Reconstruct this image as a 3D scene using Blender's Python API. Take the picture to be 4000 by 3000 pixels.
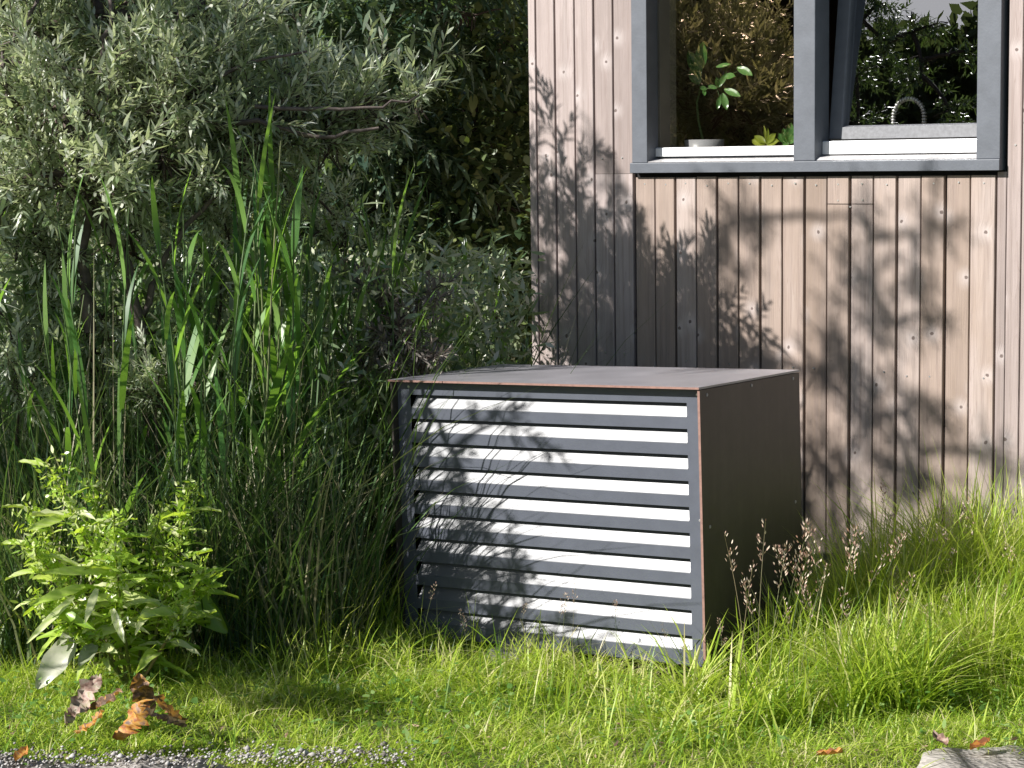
import bpy, math, random
import numpy as np
from mathutils import Matrix, Vector
R = math.radians
for o in list(bpy.data.objects): bpy.data.objects.remove(o)
scene = bpy.context.scene
rng = np.random.default_rng(7); random.seed(7)

# ------------------------------------------------------------ camera, world, sun, exposure
FPX, YAW, PITCH, ROLL = 8091.7, .6651, .1088, -.0136
CAM = np.array([4.6465, -6.725, 1.5996])
def basis():
    f = np.array([-math.sin(YAW)*math.cos(PITCH), math.cos(YAW)*math.cos(PITCH), -math.sin(PITCH)])
    r = np.array([math.cos(YAW), math.sin(YAW), 0]); u = np.cross(r, f)
    return r*math.cos(ROLL)+u*math.sin(ROLL), -r*math.sin(ROLL)+u*math.cos(ROLL), f
CR, CU, CF = basis()
cd = bpy.data.cameras.new('camera'); cam = bpy.data.objects.new('camera', cd)
scene.collection.objects.link(cam); scene.camera = cam
cd.sensor_width = 36; cd.lens = FPX/4000*36; cd.clip_end = 1000; cd.clip_start = .1
cam.matrix_world = Matrix(((CR[0], CU[0], -CF[0], CAM[0]), (CR[1], CU[1], -CF[1], CAM[1]), (CR[2], CU[2], -CF[2], CAM[2]), (0, 0, 0, 1)))
def at(px, py, plane, val):          # real-world point on a plane seen at a photograph pixel (used to measure the place)
    d = CF+CR*(px-2000)/FPX-CU*(py-1500)/FPX
    if plane == 'D': return CAM+d*val
    i = 'XYZ'.index(plane); return CAM+d*(val-CAM[i])/d[i]
def proj(P):
    P = np.atleast_2d(P); d = P-CAM; z = d@CF
    return np.stack([2000+FPX*(d@CR)/z, 1500-FPX*(d@CU)/z, z], -1)

SAZ, SEL = R(30), R(34)
SUN = np.array([-math.sin(SAZ)*math.cos(SEL), -math.cos(SAZ)*math.cos(SEL), math.sin(SEL)])
world = bpy.data.worlds.new('World'); scene.world = world; world.use_nodes = True
wn = world.node_tree.nodes; wl = world.node_tree.links
sky = wn.new('ShaderNodeTexSky'); sky.sky_type = 'NISHITA'; sky.sun_disc = False
sky.sun_elevation = SEL; sky.sun_rotation = math.atan2(SUN[0], SUN[1])
wl.new(sky.outputs[0], wn['Background'].inputs[0]); wn['Background'].inputs[1].default_value = .058
sl = bpy.data.lights.new('sun', 'SUN'); sl.energy = 5; sl.angle = R(.53); sl.color = (1, .965, .915)
so = bpy.data.objects.new('sun', sl); scene.collection.objects.link(so)
so.rotation_euler = Vector(SUN).to_track_quat('Z', 'Y').to_euler()
vs = scene.view_settings; vs.view_transform = 'Standard'; vs.look = 'None'; vs.exposure = .82; vs.gamma = 1; vs.use_curve_mapping = False
scene.render.engine = 'CYCLES'; scene.cycles.transparent_max_bounces = 12; scene.cycles.max_bounces = 6

# ------------------------------------------------------------ object helpers
col = scene.collection
def tag(o, label=None, cat=None, group=None, kind=None):
    if label: o['label'] = label
    if cat: o['category'] = cat
    if group: o['group'] = group
    if kind: o['kind'] = kind
    return o
def empty(name, loc=(0, 0, 0), rz=0, label=None, cat=None, group=None):
    o = bpy.data.objects.new(name, None); col.objects.link(o); o.location = loc; o.rotation_euler = (0, 0, rz); o.empty_display_size = .05
    return tag(o, label, cat, group)
def mesh_np(name, V, quads, tris, mat, rnd=None, tt=None, smooth=False):
    V = np.asarray(V, np.float32).reshape(-1, 3)
    q = np.asarray(quads, np.int32).reshape(-1, 4); t = np.asarray(tris, np.int32).reshape(-1, 3)
    me = bpy.data.meshes.new(name); me.vertices.add(len(V)); me.vertices.foreach_set('co', V.ravel())
    li = np.concatenate([q.ravel(), t.ravel()]); me.loops.add(len(li)); me.loops.foreach_set('vertex_index', li)
    nq, nt = len(q), len(t); me.polygons.add(nq+nt)
    st = np.concatenate([np.arange(nq)*4, nq*4+np.arange(nt)*3]).astype(np.int32); me.polygons.foreach_set('loop_start', st)
    if smooth: me.polygons.foreach_set('use_smooth', np.ones(nq+nt, bool))
    for nm, a in (('rnd', rnd), ('tt', tt)):
        if a is not None:
            at_ = me.attributes.new(nm, 'FLOAT', 'POINT'); at_.data.foreach_set('value', np.asarray(a, np.float32))
    me.update(calc_edges=True); me.validate(clean_customdata=False)
    if mat: me.materials.append(mat)
    return me
def link(name, me, parent=None, loc=None):
    o = bpy.data.objects.new(name, me); col.objects.link(o); o.parent = parent
    if loc is not None: o.location = loc
    return o
class MB:                       # small mesh builder for built things
    def __init__(s): s.v = []; s.f = []
    def box(s, a, b):
        x0, y0, z0 = a; x1, y1, z1 = b; n = len(s.v)
        s.v += [(x0, y0, z0), (x1, y0, z0), (x1, y1, z0), (x0, y1, z0), (x0, y0, z1), (x1, y0, z1), (x1, y1, z1), (x0, y1, z1)]
        s.f += [tuple(n+i for i in q) for q in ((0, 3, 2, 1), (4, 5, 6, 7), (0, 1, 5, 4), (1, 2, 6, 5), (2, 3, 7, 6), (3, 0, 4, 7))]; return s
    def prism(s, prof, x0, x1):  # profile of (y,z) extruded along x
        n = len(s.v); k = len(prof)
        s.v += [(x0, y, z) for y, z in prof]+[(x1, y, z) for y, z in prof]
        for i in range(k): j = (i+1) % k; s.f.append((n+i, n+j, n+k+j, n+k+i))
        s.f.append(tuple(n+i for i in reversed(range(k)))); s.f.append(tuple(n+k+i for i in range(k))); return s
    def quad(s, *p): n = len(s.v); s.v += list(p); s.f.append(tuple(range(n, n+len(p)))); return s
    def tube(s, P, rad, k=8, closed=True):
        P = [Vector(p) for p in P]; n0 = len(s.v)
        rad = rad if isinstance(rad, (list, tuple)) else [rad]*len(P)
        for i, p in enumerate(P):
            d = (P[min(i+1, len(P)-1)]-P[max(i-1, 0)]).normalized()
            a = Vector((0, 0, 1)) if abs(d.z) < .9 else Vector((1, 0, 0)); u = d.cross(a).normalized(); w = d.cross(u)
            for j in range(k): an = 2*math.pi*j/k; s.v.append(tuple(p+(u*math.cos(an)+w*math.sin(an))*rad[i]))
        for i in range(len(P)-1):
            for j in range(k): a, b = n0+i*k+j, n0+i*k+(j+1) % k; s.f.append((a, b, b+k, a+k))
        if closed: s.f.append(tuple(n0+j for j in range(k))); s.f.append(tuple(n0+(len(P)-1)*k+j for j in reversed(range(k))))
        return s
    def lathe(s, c, prof, k=24):
        n = len(s.v)
        for r, z in prof:
            for j in range(k): an = 2*math.pi*j/k; s.v.append((c[0]+r*math.cos(an), c[1]+r*math.sin(an), c[2]+z))
        for i in range(len(prof)-1):
            for j in range(k): a, b = n+i*k+j, n+i*k+(j+1) % k; s.f.append((a, b, b+k, a+k))
        return s
    def build(s, name, mat, parent=None, bevel=0, smooth=False, origin=None):
        v = s.v
        if origin is not None: v = [(a-origin[0], b-origin[1], c-origin[2]) for a, b, c in v]
        me = bpy.data.meshes.new(name); me.from_pydata(v, [], s.f); me.validate(); me.update(); me.materials.append(mat)
        if smooth: me.polygons.foreach_set('use_smooth', [True]*len(me.polygons))
        o = link(name, me, parent, origin)
        if bevel:
            m = o.modifiers.new('bevel', 'BEVEL'); m.width = bevel; m.segments = 2; m.limit_method = 'ANGLE'
        return o

# ------------------------------------------------------------ materials
def mat(name):
    m = bpy.data.materials.new(name); m.use_nodes = True; nt = m.node_tree; return m, nt, nt.nodes, nt.links, nt.nodes['Principled BSDF']
def ramp(n, pts):
    r = n.new('ShaderNodeValToRGB'); e = r.color_ramp.elements
    while len(e) > 1: e.remove(e[-1])
    e[0].position = pts[0][0]; e[0].color = (*pts[0][1], 1)
    for p, c in pts[1:]: x = e.new(p); x.color = (*c, 1)
    return r
def math_(n, l, op, a, b=None, c=None, clamp=False):
    m = n.new('ShaderNodeMath'); m.operation = op; m.use_clamp = clamp
    for i, x in enumerate((a, b, c)):
        if x is None: continue
        if isinstance(x, (int, float)): m.inputs[i].default_value = x
        else: l.new(x, m.inputs[i])
    return m.outputs[0]
def mixc(n, l, f, a, b, mode='MIX'):
    m = n.new('ShaderNodeMix'); m.data_type = 'RGBA'; m.blend_type = mode
    for i, x in ((0, f), (6, a), (7, b)):
        if isinstance(x, (int, float)): m.inputs[i].default_value = x
        elif isinstance(x, tuple): m.inputs[i].default_value = (*x, 1)
        else: l.new(x, m.inputs[i])
    return m.outputs[2]
def noise(n, l, vec, scale, detail=4, rough=.6, sc3=None, dist=0):
    t = n.new('ShaderNodeTexNoise'); t.inputs['Scale'].default_value = scale; t.inputs['Detail'].default_value = detail
    t.inputs['Roughness'].default_value = rough; t.inputs['Distortion'].default_value = dist
    if sc3 is not None:
        mp = n.new('ShaderNodeMapping'); mp.inputs['Scale'].default_value = sc3; l.new(vec, mp.inputs[0]); vec = mp.outputs[0]
    l.new(vec, t.inputs['Vector']); return t.outputs['Fac']
def leafmat(name, cols, trans=(.3, .5, .05), tfac=.35, rough=.45, spec=.5, attr='rnd', ns=1.7, na=.7):
    m, nt, n, l, b = mat(name)
    a = n.new('ShaderNodeAttribute'); a.attribute_name = attr; f = a.outputs['Fac']
    geo = n.new('ShaderNodeNewGeometry')
    nz = noise(n, l, geo.outputs['Position'], ns, 3)
    f = math_(n, l, 'ADD', f, math_(n, l, 'MULTIPLY', math_(n, l, 'SUBTRACT', nz, .5), na), clamp=True)
    k = len(cols); r = ramp(n, [((i+.5)/k, c) for i, c in enumerate(cols)]); l.new(f, r.inputs[0]); c = r.outputs[0]
    fine = noise(n, l, geo.outputs['Position'], 160, 2); c = mixc(n, l, math_(n, l, 'MULTIPLY', fine, .35), c, (.6, .6, .5), 'MULTIPLY')
    l.new(c, b.inputs['Base Color']); b.inputs['Roughness'].default_value = rough; b.inputs['Specular IOR Level'].default_value = spec
    if tfac:
        t = n.new('ShaderNodeBsdfTranslucent'); tc = mixc(n, l, .75, c, trans); l.new(tc, t.inputs[0])
        mx = n.new('ShaderNodeMixShader'); mx.inputs[0].default_value = tfac
        l.new(b.outputs[0], mx.inputs[1]); l.new(t.outputs[0], mx.inputs[2]); l.new(mx.outputs[0], n['Material Output'].inputs[0])
    return m
def simple(name, c, rough=.5, metal=0, spec=.5, var=.15, nscale=8, bump=0, bscale=200, coat=0):
    m, nt, n, l, b = mat(name); tc = n.new('ShaderNodeTexCoord')
    nz = noise(n, l, tc.outputs['Object'], nscale, 5)
    c2 = tuple(x*(1-var) for x in c); c3 = tuple(min(1, x*(1+var)) for x in c)
    r = ramp(n, [(.3, c2), (.7, c3)]); l.new(nz, r.inputs[0]); l.new(r.outputs[0], b.inputs['Base Color'])
    b.inputs['Roughness'].default_value = rough; b.inputs['Metallic'].default_value = metal; b.inputs['Specular IOR Level'].default_value = spec
    b.inputs['Coat Weight'].default_value = coat
    if bump:
        bn = n.new('ShaderNodeBump'); bn.inputs['Strength'].default_value = bump; bn.inputs['Distance'].default_value = .002
        l.new(noise(n, l, tc.outputs['Object'], bscale, 3), bn.inputs['Height']); l.new(bn.outputs[0], b.inputs['Normal'])
    return m
def woodmat(name, cols, knots=True):
    m, nt, n, l, b = mat(name); tc = n.new('ShaderNodeTexCoord'); oi = n.new('ShaderNodeObjectInfo')
    off = n.new('ShaderNodeCombineXYZ')
    l.new(math_(n, l, 'MULTIPLY', oi.outputs['Random'], 37.), off.inputs[0]); l.new(math_(n, l, 'MULTIPLY', oi.outputs['Random'], 91.), off.inputs[2])
    ad = n.new('ShaderNodeVectorMath'); ad.operation = 'ADD'; l.new(tc.outputs['Object'], ad.inputs[0]); l.new(off.outputs[0], ad.inputs[1])
    # knots: 2D voronoi in (x,z)
    sp = n.new('ShaderNodeSeparateXYZ'); l.new(ad.outputs[0], sp.inputs[0]); cb = n.new('ShaderNodeCombineXYZ')
    l.new(sp.outputs[0], cb.inputs[0]); l.new(sp.outputs[2], cb.inputs[1])
    wv = n.new('ShaderNodeVectorMath'); wv.operation = 'ADD'
    nv = n.new('ShaderNodeTexNoise'); nv.inputs['Scale'].default_value = 40; l.new(cb.outputs[0], nv.inputs['Vector'])
    sc = n.new('ShaderNodeVectorMath'); sc.operation = 'SCALE'; sc.inputs['Scale'].default_value = .012; l.new(nv.outputs['Color'], sc.inputs[0])
    l.new(cb.outputs[0], wv.inputs[0]); l.new(sc.outputs[0], wv.inputs[1])
    vo = n.new('ShaderNodeTexVoronoi'); vo.voronoi_dimensions = '2D'; vo.inputs['Scale'].default_value = 4.2; l.new(wv.outputs[0], vo.inputs['Vector'])
    d = vo.outputs['Distance']
    halo = math_(n, l, 'SUBTRACT', 1, math_(n, l, 'DIVIDE', d, .22), clamp=True)
    halo = math_(n, l, 'POWER', halo, 1.6)
    # grain coords warped round knots
    gx = math_(n, l, 'ADD', sp.outputs[0], math_(n, l, 'MULTIPLY', halo, .02))
    g = n.new('ShaderNodeCombineXYZ'); l.new(gx, g.inputs[0]); l.new(sp.outputs[2], g.inputs[2])
    G = g.outputs[0]
    n1 = noise(n, l, G, 1, 3, .55, (26, 1, 1.1), .6)      # broad cathedral figure
    rings = math_(n, l, 'FRACT', math_(n, l, 'MULTIPLY', n1, 9))
    rings = math_(n, l, 'ABSOLUTE', math_(n, l, 'SUBTRACT', rings, .5)); rings = math_(n, l, 'MULTIPLY', rings, 2)
    n2 = noise(n, l, G, 1, 5, .7, (260, 1, 6))            # fine fibres
    n3 = noise(n, l, G, 1, 3, .6, (7, 1, 2.2))            # blotches
    n4 = noise(n, l, G, 1, 4, .7, (60, 1, 1.6))            # streaks
    base = ramp(n, [(.25, cols[0]), (.5, cols[1]), (.75, cols[2])])
    l.new(math_(n, l, 'ADD', math_(n, l, 'MULTIPLY', n3, .6), math_(n, l, 'MULTIPLY', oi.outputs['Random'], .42)), base.inputs[0])
    c = base.outputs[0]
    thin = n.new('ShaderNodeMapRange'); thin.inputs[1].default_value = .82; thin.inputs[2].default_value = 1.0; l.new(rings, thin.inputs[0])
    gate = n.new('ShaderNodeMapRange'); gate.inputs[1].default_value = .42; gate.inputs[2].default_value = .6; l.new(n3, gate.inputs[0])
    rg = math_(n, l, 'MULTIPLY', math_(n, l, 'MULTIPLY', thin.outputs[0], gate.outputs[0]), .38)
    c = mixc(n, l, rg, c, (.15, .09, .065))
    c = mixc(n, l, math_(n, l, 'MULTIPLY', math_(n, l, 'SUBTRACT', n4, .48, clamp=True), 2.6), c, (.19, .14, .12))
    c = mixc(n, l, math_(n, l, 'MULTIPLY', n2, .42), c, (.22, .18, .17))
    if knots:
        c = mixc(n, l, math_(n, l, 'MULTIPLY', halo, .5), c, (.62, .56, .55))
        kn = math_(n, l, 'SUBTRACT', 1, math_(n, l, 'DIVIDE', d, .032), clamp=True)
        kn = math_(n, l, 'MULTIPLY', kn, 3, clamp=True)
        c = mixc(n, l, math_(n, l, 'MULTIPLY', kn, .85), c, (.09, .06, .05))
    # rising damp / dirt close to the ground
    gp = n.new('ShaderNodeNewGeometry'); gs = n.new('ShaderNodeSeparateXYZ'); l.new(gp.outputs['Position'], gs.inputs[0])
    low = math_(n, l, 'SUBTRACT', .62, gs.outputs[2], clamp=True)
    c = mixc(n, l, math_(n, l, 'MULTIPLY', math_(n, l, 'MULTIPLY', low, n3), 1.9, clamp=True), c, (.13, .115, .085))
    st = noise(n, l, gp.outputs['Position'], 1, 4, .7, (22, 1, .55)); st = math_(n, l, 'SUBTRACT', st, .5, clamp=True)
    c = mixc(n, l, math_(n, l, 'MULTIPLY', st, 2.2, clamp=True), c, (.20, .165, .15))
    l.new(c, b.inputs['Base Color']); b.inputs['Roughness'].default_value = .62; b.inputs['Specular IOR Level'].default_value = .35
    bn = n.new('ShaderNodeBump'); bn.inputs['Strength'].default_value = .35; bn.inputs['Distance'].default_value = .0015
    l.new(math_(n, l, 'ADD', n2, rings), bn.inputs['Height']); l.new(bn.outputs[0], b.inputs['Normal'])
    return m
M = {}
M['wood_grey'] = woodmat('weathered grey pink wood', [(.27, .22, .205), (.40, .33, .31), (.51, .435, .42)])
M['wood_tan'] = woodmat('weathered tan wood', [(.25, .185, .14), (.37, .285, .235), (.48, .40, .365)])
M['batten'] = simple('dark cavity membrane', (.012, .012, .013), .9)
M['anthracite'] = simple('anthracite powder coat', (.080, .088, .112), .42, var=.08, nscale=20, bump=.15, bscale=500)
M['slat'] = simple('anthracite slat coat', (.09, .096, .112), .37, var=.08, nscale=9)
_n = M['slat'].node_tree.nodes; _l = M['slat'].node_tree.links; _t = _n.new('ShaderNodeTexCoord')
_m = _n.new('ShaderNodeMapRange'); _m.inputs[1].default_value = .35; _m.inputs[2].default_value = .7; _m.inputs[3].default_value = .345; _m.inputs[4].default_value = .44
_l.new(noise(_n, _l, _t.outputs['Object'], 1, 6, .7, (5, 10, 30)), _m.inputs[0]); _l.new(_m.outputs[0], _n['Principled BSDF'].inputs['Roughness'])
M['frame'] = simple('anthracite painted timber', (.105, .115, .135), .45, var=.12, nscale=15, bump=.25, bscale=120)
M['alu'] = simple('pale anodised aluminium', (.82, .83, .85), .35, metal=.35, var=.03)
M['rail'] = simple('mottled anthracite paint', (.135, .138, .15), .5, var=.25, nscale=60)  # slightly paler than the frame, finely mottled
M['sill'] = simple('pale grey window ledge', (.42, .41, .41), .5, var=.25, nscale=50)  # much paler than the frame, finely mottled
M['hpl_top'] = simple('sheen lightened grey brown laminate', (.25, .243, .262), .33, var=.18, nscale=6, bump=.05, bscale=300)  # same laminate as the sides, lightened for sun and sheen on the lid
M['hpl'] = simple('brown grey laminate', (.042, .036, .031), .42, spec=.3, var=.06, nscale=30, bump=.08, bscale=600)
_n = M['hpl'].node_tree.nodes; _l = M['hpl'].node_tree.links; _t = _n.new('ShaderNodeTexCoord'); _b = _n['Principled BSDF']
_old = _b.inputs['Base Color'].links[0].from_socket; _s = noise(_n, _l, _t.outputs['Object'], 1, 5, .7, (9, 14, 1.3)); _d = noise(_n, _l, _t.outputs['Object'], 6, 8, .75)
_f = math_(_n, _l, 'MULTIPLY', math_(_n, _l, 'SUBTRACT', math_(_n, _l, 'MULTIPLY', _s, _d), .20, clamp=True), 2.2, clamp=True)
_l.new(mixc(_n, _l, math_(_n, _l, 'MULTIPLY', _f, .45), _old, (.12, .11, .095)), _b.inputs['Base Color'])
M['hpl_edge'] = simple('salmon brown laminate core', (.24, .135, .11), .6, var=.2, nscale=60)
M['dark'] = simple('dark machine casing', (.012, .012, .013), .6)
M['concrete'] = simple('grey concrete', (.15, .145, .14), .9, var=.3, nscale=30, bump=.8, bscale=80)
M['steel'] = simple('galvanised screw head', (.75, .75, .75), .3, metal=.8)
M['room'] = simple('brown interior wall', (.10, .065, .045), .7, var=.3, nscale=3)
M['jamb'] = simple('cream interior lining', (.32, .29, .24), .6)
M['pot'] = simple('pale grey glazed pot', (.45, .45, .47), .35)
M['chrome'] = simple('chrome spring', (.95, .95, .95), .35, metal=.6, var=.02)
M['rubber'] = simple('black rubber hose', (.02, .02, .02), .5)
M['soil'] = simple('dark soil', (.035, .026, .018), .95, var=.4, nscale=30)
m, nt, n, l, b = mat('window glass')
g = n.new('ShaderNodeBsdfGlossy'); g.inputs['Roughness'].default_value = 0; g.inputs[0].default_value = (.95, .97, 1, 1)
t = n.new('ShaderNodeBsdfTransparent'); t.inputs[0].default_value = (.80, .80, .78, 1)
mx = n.new('ShaderNodeMixShader'); mx.inputs[0].default_value = .21
l.new(t.outputs[0], mx.inputs[1]); l.new(g.outputs[0], mx.inputs[2]); l.new(mx.outputs[0], n['Material Output'].inputs[0]); M['glass'] = m
m2 = m.copy(); m2.name = 'glass with warm tinted reflection'; m2.node_tree.nodes['Glossy BSDF'].inputs[0].default_value = (1, .72, .52, 1); M['glass_warm'] = m2  # brown of the mirrored scene put into the left pane's reflection colour

# foliage materials
M['buck'] = leafmat('silvery sea buckthorn leaf', [(.14, .21, .09), (.32, .40, .25), (.54, .60, .45), (.86, .88, .78)], (.62, .70, .30), .38, .33, .9)
M['grey_twigs'] = leafmat('dry greyish shoots', [(.16, .14, .12), (.24, .21, .18), (.30, .27, .24)], (.3, .25, .2), .2, .6, .3)
M['bark'] = simple('dark shrub bark', (.075, .052, .042), .8, var=.4, nscale=40, bump=.6, bscale=150)
M['greybark'] = simple('grey brown lichened bark', (.10, .078, .068), .8, var=.55, nscale=25, bump=.7, bscale=120)
M['willow'] = leafmat('dark willow leaf', [(.035, .07, .045), (.075, .12, .075), (.13, .18, .12), (.28, .33, .20)], (.25, .4, .05), .22, .34, .6)
M['hedge'] = leafmat('dark broad leaf', [(.04, .07, .03), (.08, .12, .05), (.14, .18, .08), (.30, .33, .12)], (.3, .4, .05), .2, .4, .5)
M['reed'] = leafmat('fresh green reed blade', [(.05, .14, .045), (.09, .22, .055), (.14, .30, .06), (.26, .42, .12)], (.38, .68, .06), .42, .38, .55)
M['stalk'] = leafmat('pale green reed stem', [(.09, .15, .05), (.15, .2, .08), (.3, .24, .15)], (.3, .45, .1), .1, .5, .4)
M['under'] = leafmat('shade darkened thicket grass', [(.02, .05, .02), (.045, .10, .032), (.09, .17, .045), (.30, .27, .17)], (.3, .5, .08), .18, .5, .4)  # the thicket's shade is put into this grass colour
M['grass'] = leafmat('lawn grass blade', [(.10, .20, .025), (.23, .37, .035), (.42, .55, .06), (.56, .62, .16), (.66, .58, .34)], (.70, .88, .08), .42, .42, .45)
M['dock'] = leafmat('bright dock leaf', [(.20, .36, .035), (.34, .52, .06), (.52, .66, .15), (.74, .76, .45)], (.70, .90, .06), .40, .32, .7)
M['dock_stem'] = leafmat('yellow green dock stem', [(.18, .2, .05), (.26, .26, .08), (.36, .26, .12)], (.5, .6, .1), .15, .5)
M['dock_glare'] = leafmat('dock leaf paled by sun glare', [(.22, .27, .14), (.36, .37, .28), (.47, .46, .38)], (.4, .5, .1), .15, .4, ns=22, na=1.4)  # grey-white sun glare painted into the leaf colour
M['dead'] = leafmat('withered rusty dock leaf', [(.20, .07, .03), (.45, .16, .03), (.52, .30, .06), (.30, .17, .11), (.09, .05, .03)], (.7, .35, .05), .2, .6, ns=38, na=2.4)
M['deadpink'] = leafmat('withered pinkish grey leaf', [(.14, .08, .06), (.36, .22, .18), (.44, .36, .29), (.30, .27, .14)], (.5, .4, .2), .15, .6, ns=45, na=2.2)
M['seed'] = leafmat('pinkish brown grass spikelet', [(.36, .20, .15), (.56, .40, .32), (.70, .60, .48)], (.5, .35, .2), .25, .6)
M['plantleaf'] = leafmat('glossy houseplant leaf', [(.08, .22, .05), (.13, .32, .08), (.2, .40, .12)], (.3, .6, .08), .25, .25, .7)
M['limeleaf'] = leafmat('lime green houseplant leaf', [(.22, .30, .04), (.33, .40, .05), (.45, .5, .08)], (.6, .7, .05), .3, .3, .6)
M['weedleaf'] = leafmat('soft green weed leaf', [(.07, .16, .03), (.14, .27, .06), (.26, .38, .12)], (.5, .75, .1), .3, .5)
M['litter'] = leafmat('brown litter', [(.10, .06, .035), (.22, .14, .08), (.40, .30, .19)], (.5, .3, .1), .1, .8)
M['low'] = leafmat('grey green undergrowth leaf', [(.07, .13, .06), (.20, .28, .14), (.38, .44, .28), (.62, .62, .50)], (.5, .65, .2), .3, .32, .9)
M['far'] = leafmat('distant tree leaf', [(.04, .055, .028), (.07, .085, .042), (.11, .125, .065)], (.3, .4, .1), .2, .8, .1)

# ------------------------------------------------------------ ground, path
def gz(x, y): return .018*math.sin(x*1.9+y*.7)*math.cos(y*1.6-x*.4)+.010*math.sin(x*5.1)*math.sin(y*4.3)
def gzv(P): x, y = P[:, 0], P[:, 1]; return .018*np.sin(x*1.9+y*.7)*np.cos(y*1.6-x*.4)+.010*np.sin(x*5.1)*np.sin(y*4.3)
xs = np.unique(np.concatenate([np.linspace(-150, -6, 12), np.linspace(-6, 6, 97), np.linspace(6, 150, 12)]))
ys = np.unique(np.concatenate([np.linspace(-150, -6, 12), np.linspace(-6, 3, 73), np.linspace(3, 150, 12)]))
X, Y = np.meshgrid(xs, ys); P = np.stack([X.ravel(), Y.ravel(), 0*X.ravel()], -1)
near = (np.abs(P[:, 0]) < 6) & (P[:, 1] > -6) & (P[:, 1] < 3)
P[:, 2] = np.where(near, gzv(P), 0)
nx, ny = len(xs), len(ys); ii = (np.arange(ny-1)[:, None]*nx+np.arange(nx-1)[None]).ravel()
m, nt, n, l, b = mat('mossy lawn soil'); tc = n.new('ShaderNodeTexCoord')
r_ = ramp(n, [(.3, (.055, .045, .025)), (.5, (.075, .09, .025)), (.7, (.10, .15, .03))]); l.new(noise(n, l, tc.outputs['Object'], 14, 8, .7), r_.inputs[0])
l.new(r_.outputs[0], b.inputs['Base Color']); b.inputs['Roughness'].default_value = .95
bn = n.new('ShaderNodeBump'); bn.inputs['Distance'].default_value = .01; l.new(noise(n, l, tc.outputs['Object'], 60, 6, .7), bn.inputs['Height']); l.new(bn.outputs[0], b.inputs['Normal'])
M['ground'] = m
tag(link('ground', mesh_np('ground', P, np.stack([ii, ii+1, ii+nx+1, ii+nx], -1), [], m, smooth=True)), kind='structure')
# the path edge runs from PA to PB; the path lies on the camera's side
PA = at(-600, 3012, 'Z', 0.0); PB = at(4700, 2946, 'Z', 0.0); pd = (PB-PA)/np.linalg.norm(PB-PA); pn = np.array([pd[1], -pd[0], 0])
def path_dist(P): return (P-PA)@pn        # >0 : on the path
m, nt, n, l, b = mat('gravelly concrete'); tc = n.new('ShaderNodeTexCoord')
v_ = n.new('ShaderNodeTexVoronoi'); v_.inputs['Scale'].default_value = 70; l.new(tc.outputs['Object'], v_.inputs['Vector'])
r_ = ramp(n, [(.1, (.30, .28, .26)), (.5, (.42, .39, .37)), (.9, (.52, .49, .46))]); l.new(v_.outputs['Color'], r_.inputs[0])
c_ = mixc(n, l, math_(n, l, 'MULTIPLY', noise(n, l, tc.outputs['Object'], 9, 6, .7), .5), r_.outputs[0], (.28, .25, .2))
l.new(c_, b.inputs['Base Color']); b.inputs['Roughness'].default_value = .9
bn = n.new('ShaderNodeBump'); bn.inputs['Distance'].default_value = .004; l.new(v_.outputs['Distance'], bn.inputs['Height']); l.new(bn.outputs[0], b.inputs['Normal'])
M['path'] = m
rows = []
k = 120
for i in range(k+1):
    a = PA+(PB-PA)*(i/k); j = .012*math.sin(i*.9)+.010*math.sin(i*2.3)+.24/(1+math.exp(-(i/k-.30)/.03))/(1+math.exp((i/k-.785)/.006))+.05*math.sin(i*.37)*(i<40)
    for q in (j, 2.6): rows.append(tuple(a+pn*q+np.array([0, 0, .026])))
    for q in (j,): rows.append(tuple(a+pn*q+np.array([0, 0, -.03])))
rows = np.array(rows)
q4 = []
for i in range(k): a = 3*i; q4 += [(a, a+1, a+4, a+3), (a+2, a, a+3, a+5)]
tag(link('path', mesh_np('path', rows, q4, [], m)), kind='structure')
# loose gravel stones lying on the path verge
def stones(name, n_, amin, amax, mat_):
    V = []; F = []; rn = []
    base = np.array([(1, 0, 0), (-1, 0, 0), (0, 1, 0), (0, -1, 0), (0, 0, 1), (0, 0, -1)], float)
    tf = np.array([(0, 2, 4), (2, 1, 4), (1, 3, 4), (3, 0, 4), (2, 0, 5), (1, 2, 5), (3, 1, 5), (0, 3, 5)])
    for i in range(n_):
        a = PA+(PB-PA)*rng.uniform(amin, amax)+pn*rng.normal(.02, .05)
        s = rng.uniform(.002, .0085)**1; s = s*(1.9 if rng.random() < .04 else 1); B = base*rng.uniform(.6, 1.2, (6, 1))*np.array([s, s*.8, s*.6])
        an = rng.uniform(0, 6.28); c_, s_ = math.cos(an), math.sin(an); B = B@np.array([[c_, s_, 0], [-s_, c_, 0], [0, 0, 1]])
        V.append(B+a+np.array([0, 0, .028+s*.3])); F.append(tf+6*i); rn += [rng.random()]*6
    return link(name, mesh_np(name, np.concatenate(V), [], np.concatenate(F), mat_, rn))
M['stone'] = leafmat('grey gravel stone', [(.13, .115, .10), (.27, .25, .235), (.48, .46, .45)], tfac=0, rough=.85)
tag(stones('gravel', 1500, 0.05, .42, M['stone']), 'loose grey gravel along the worn front edge of the lawn', 'gravel', kind='stuff')

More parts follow.
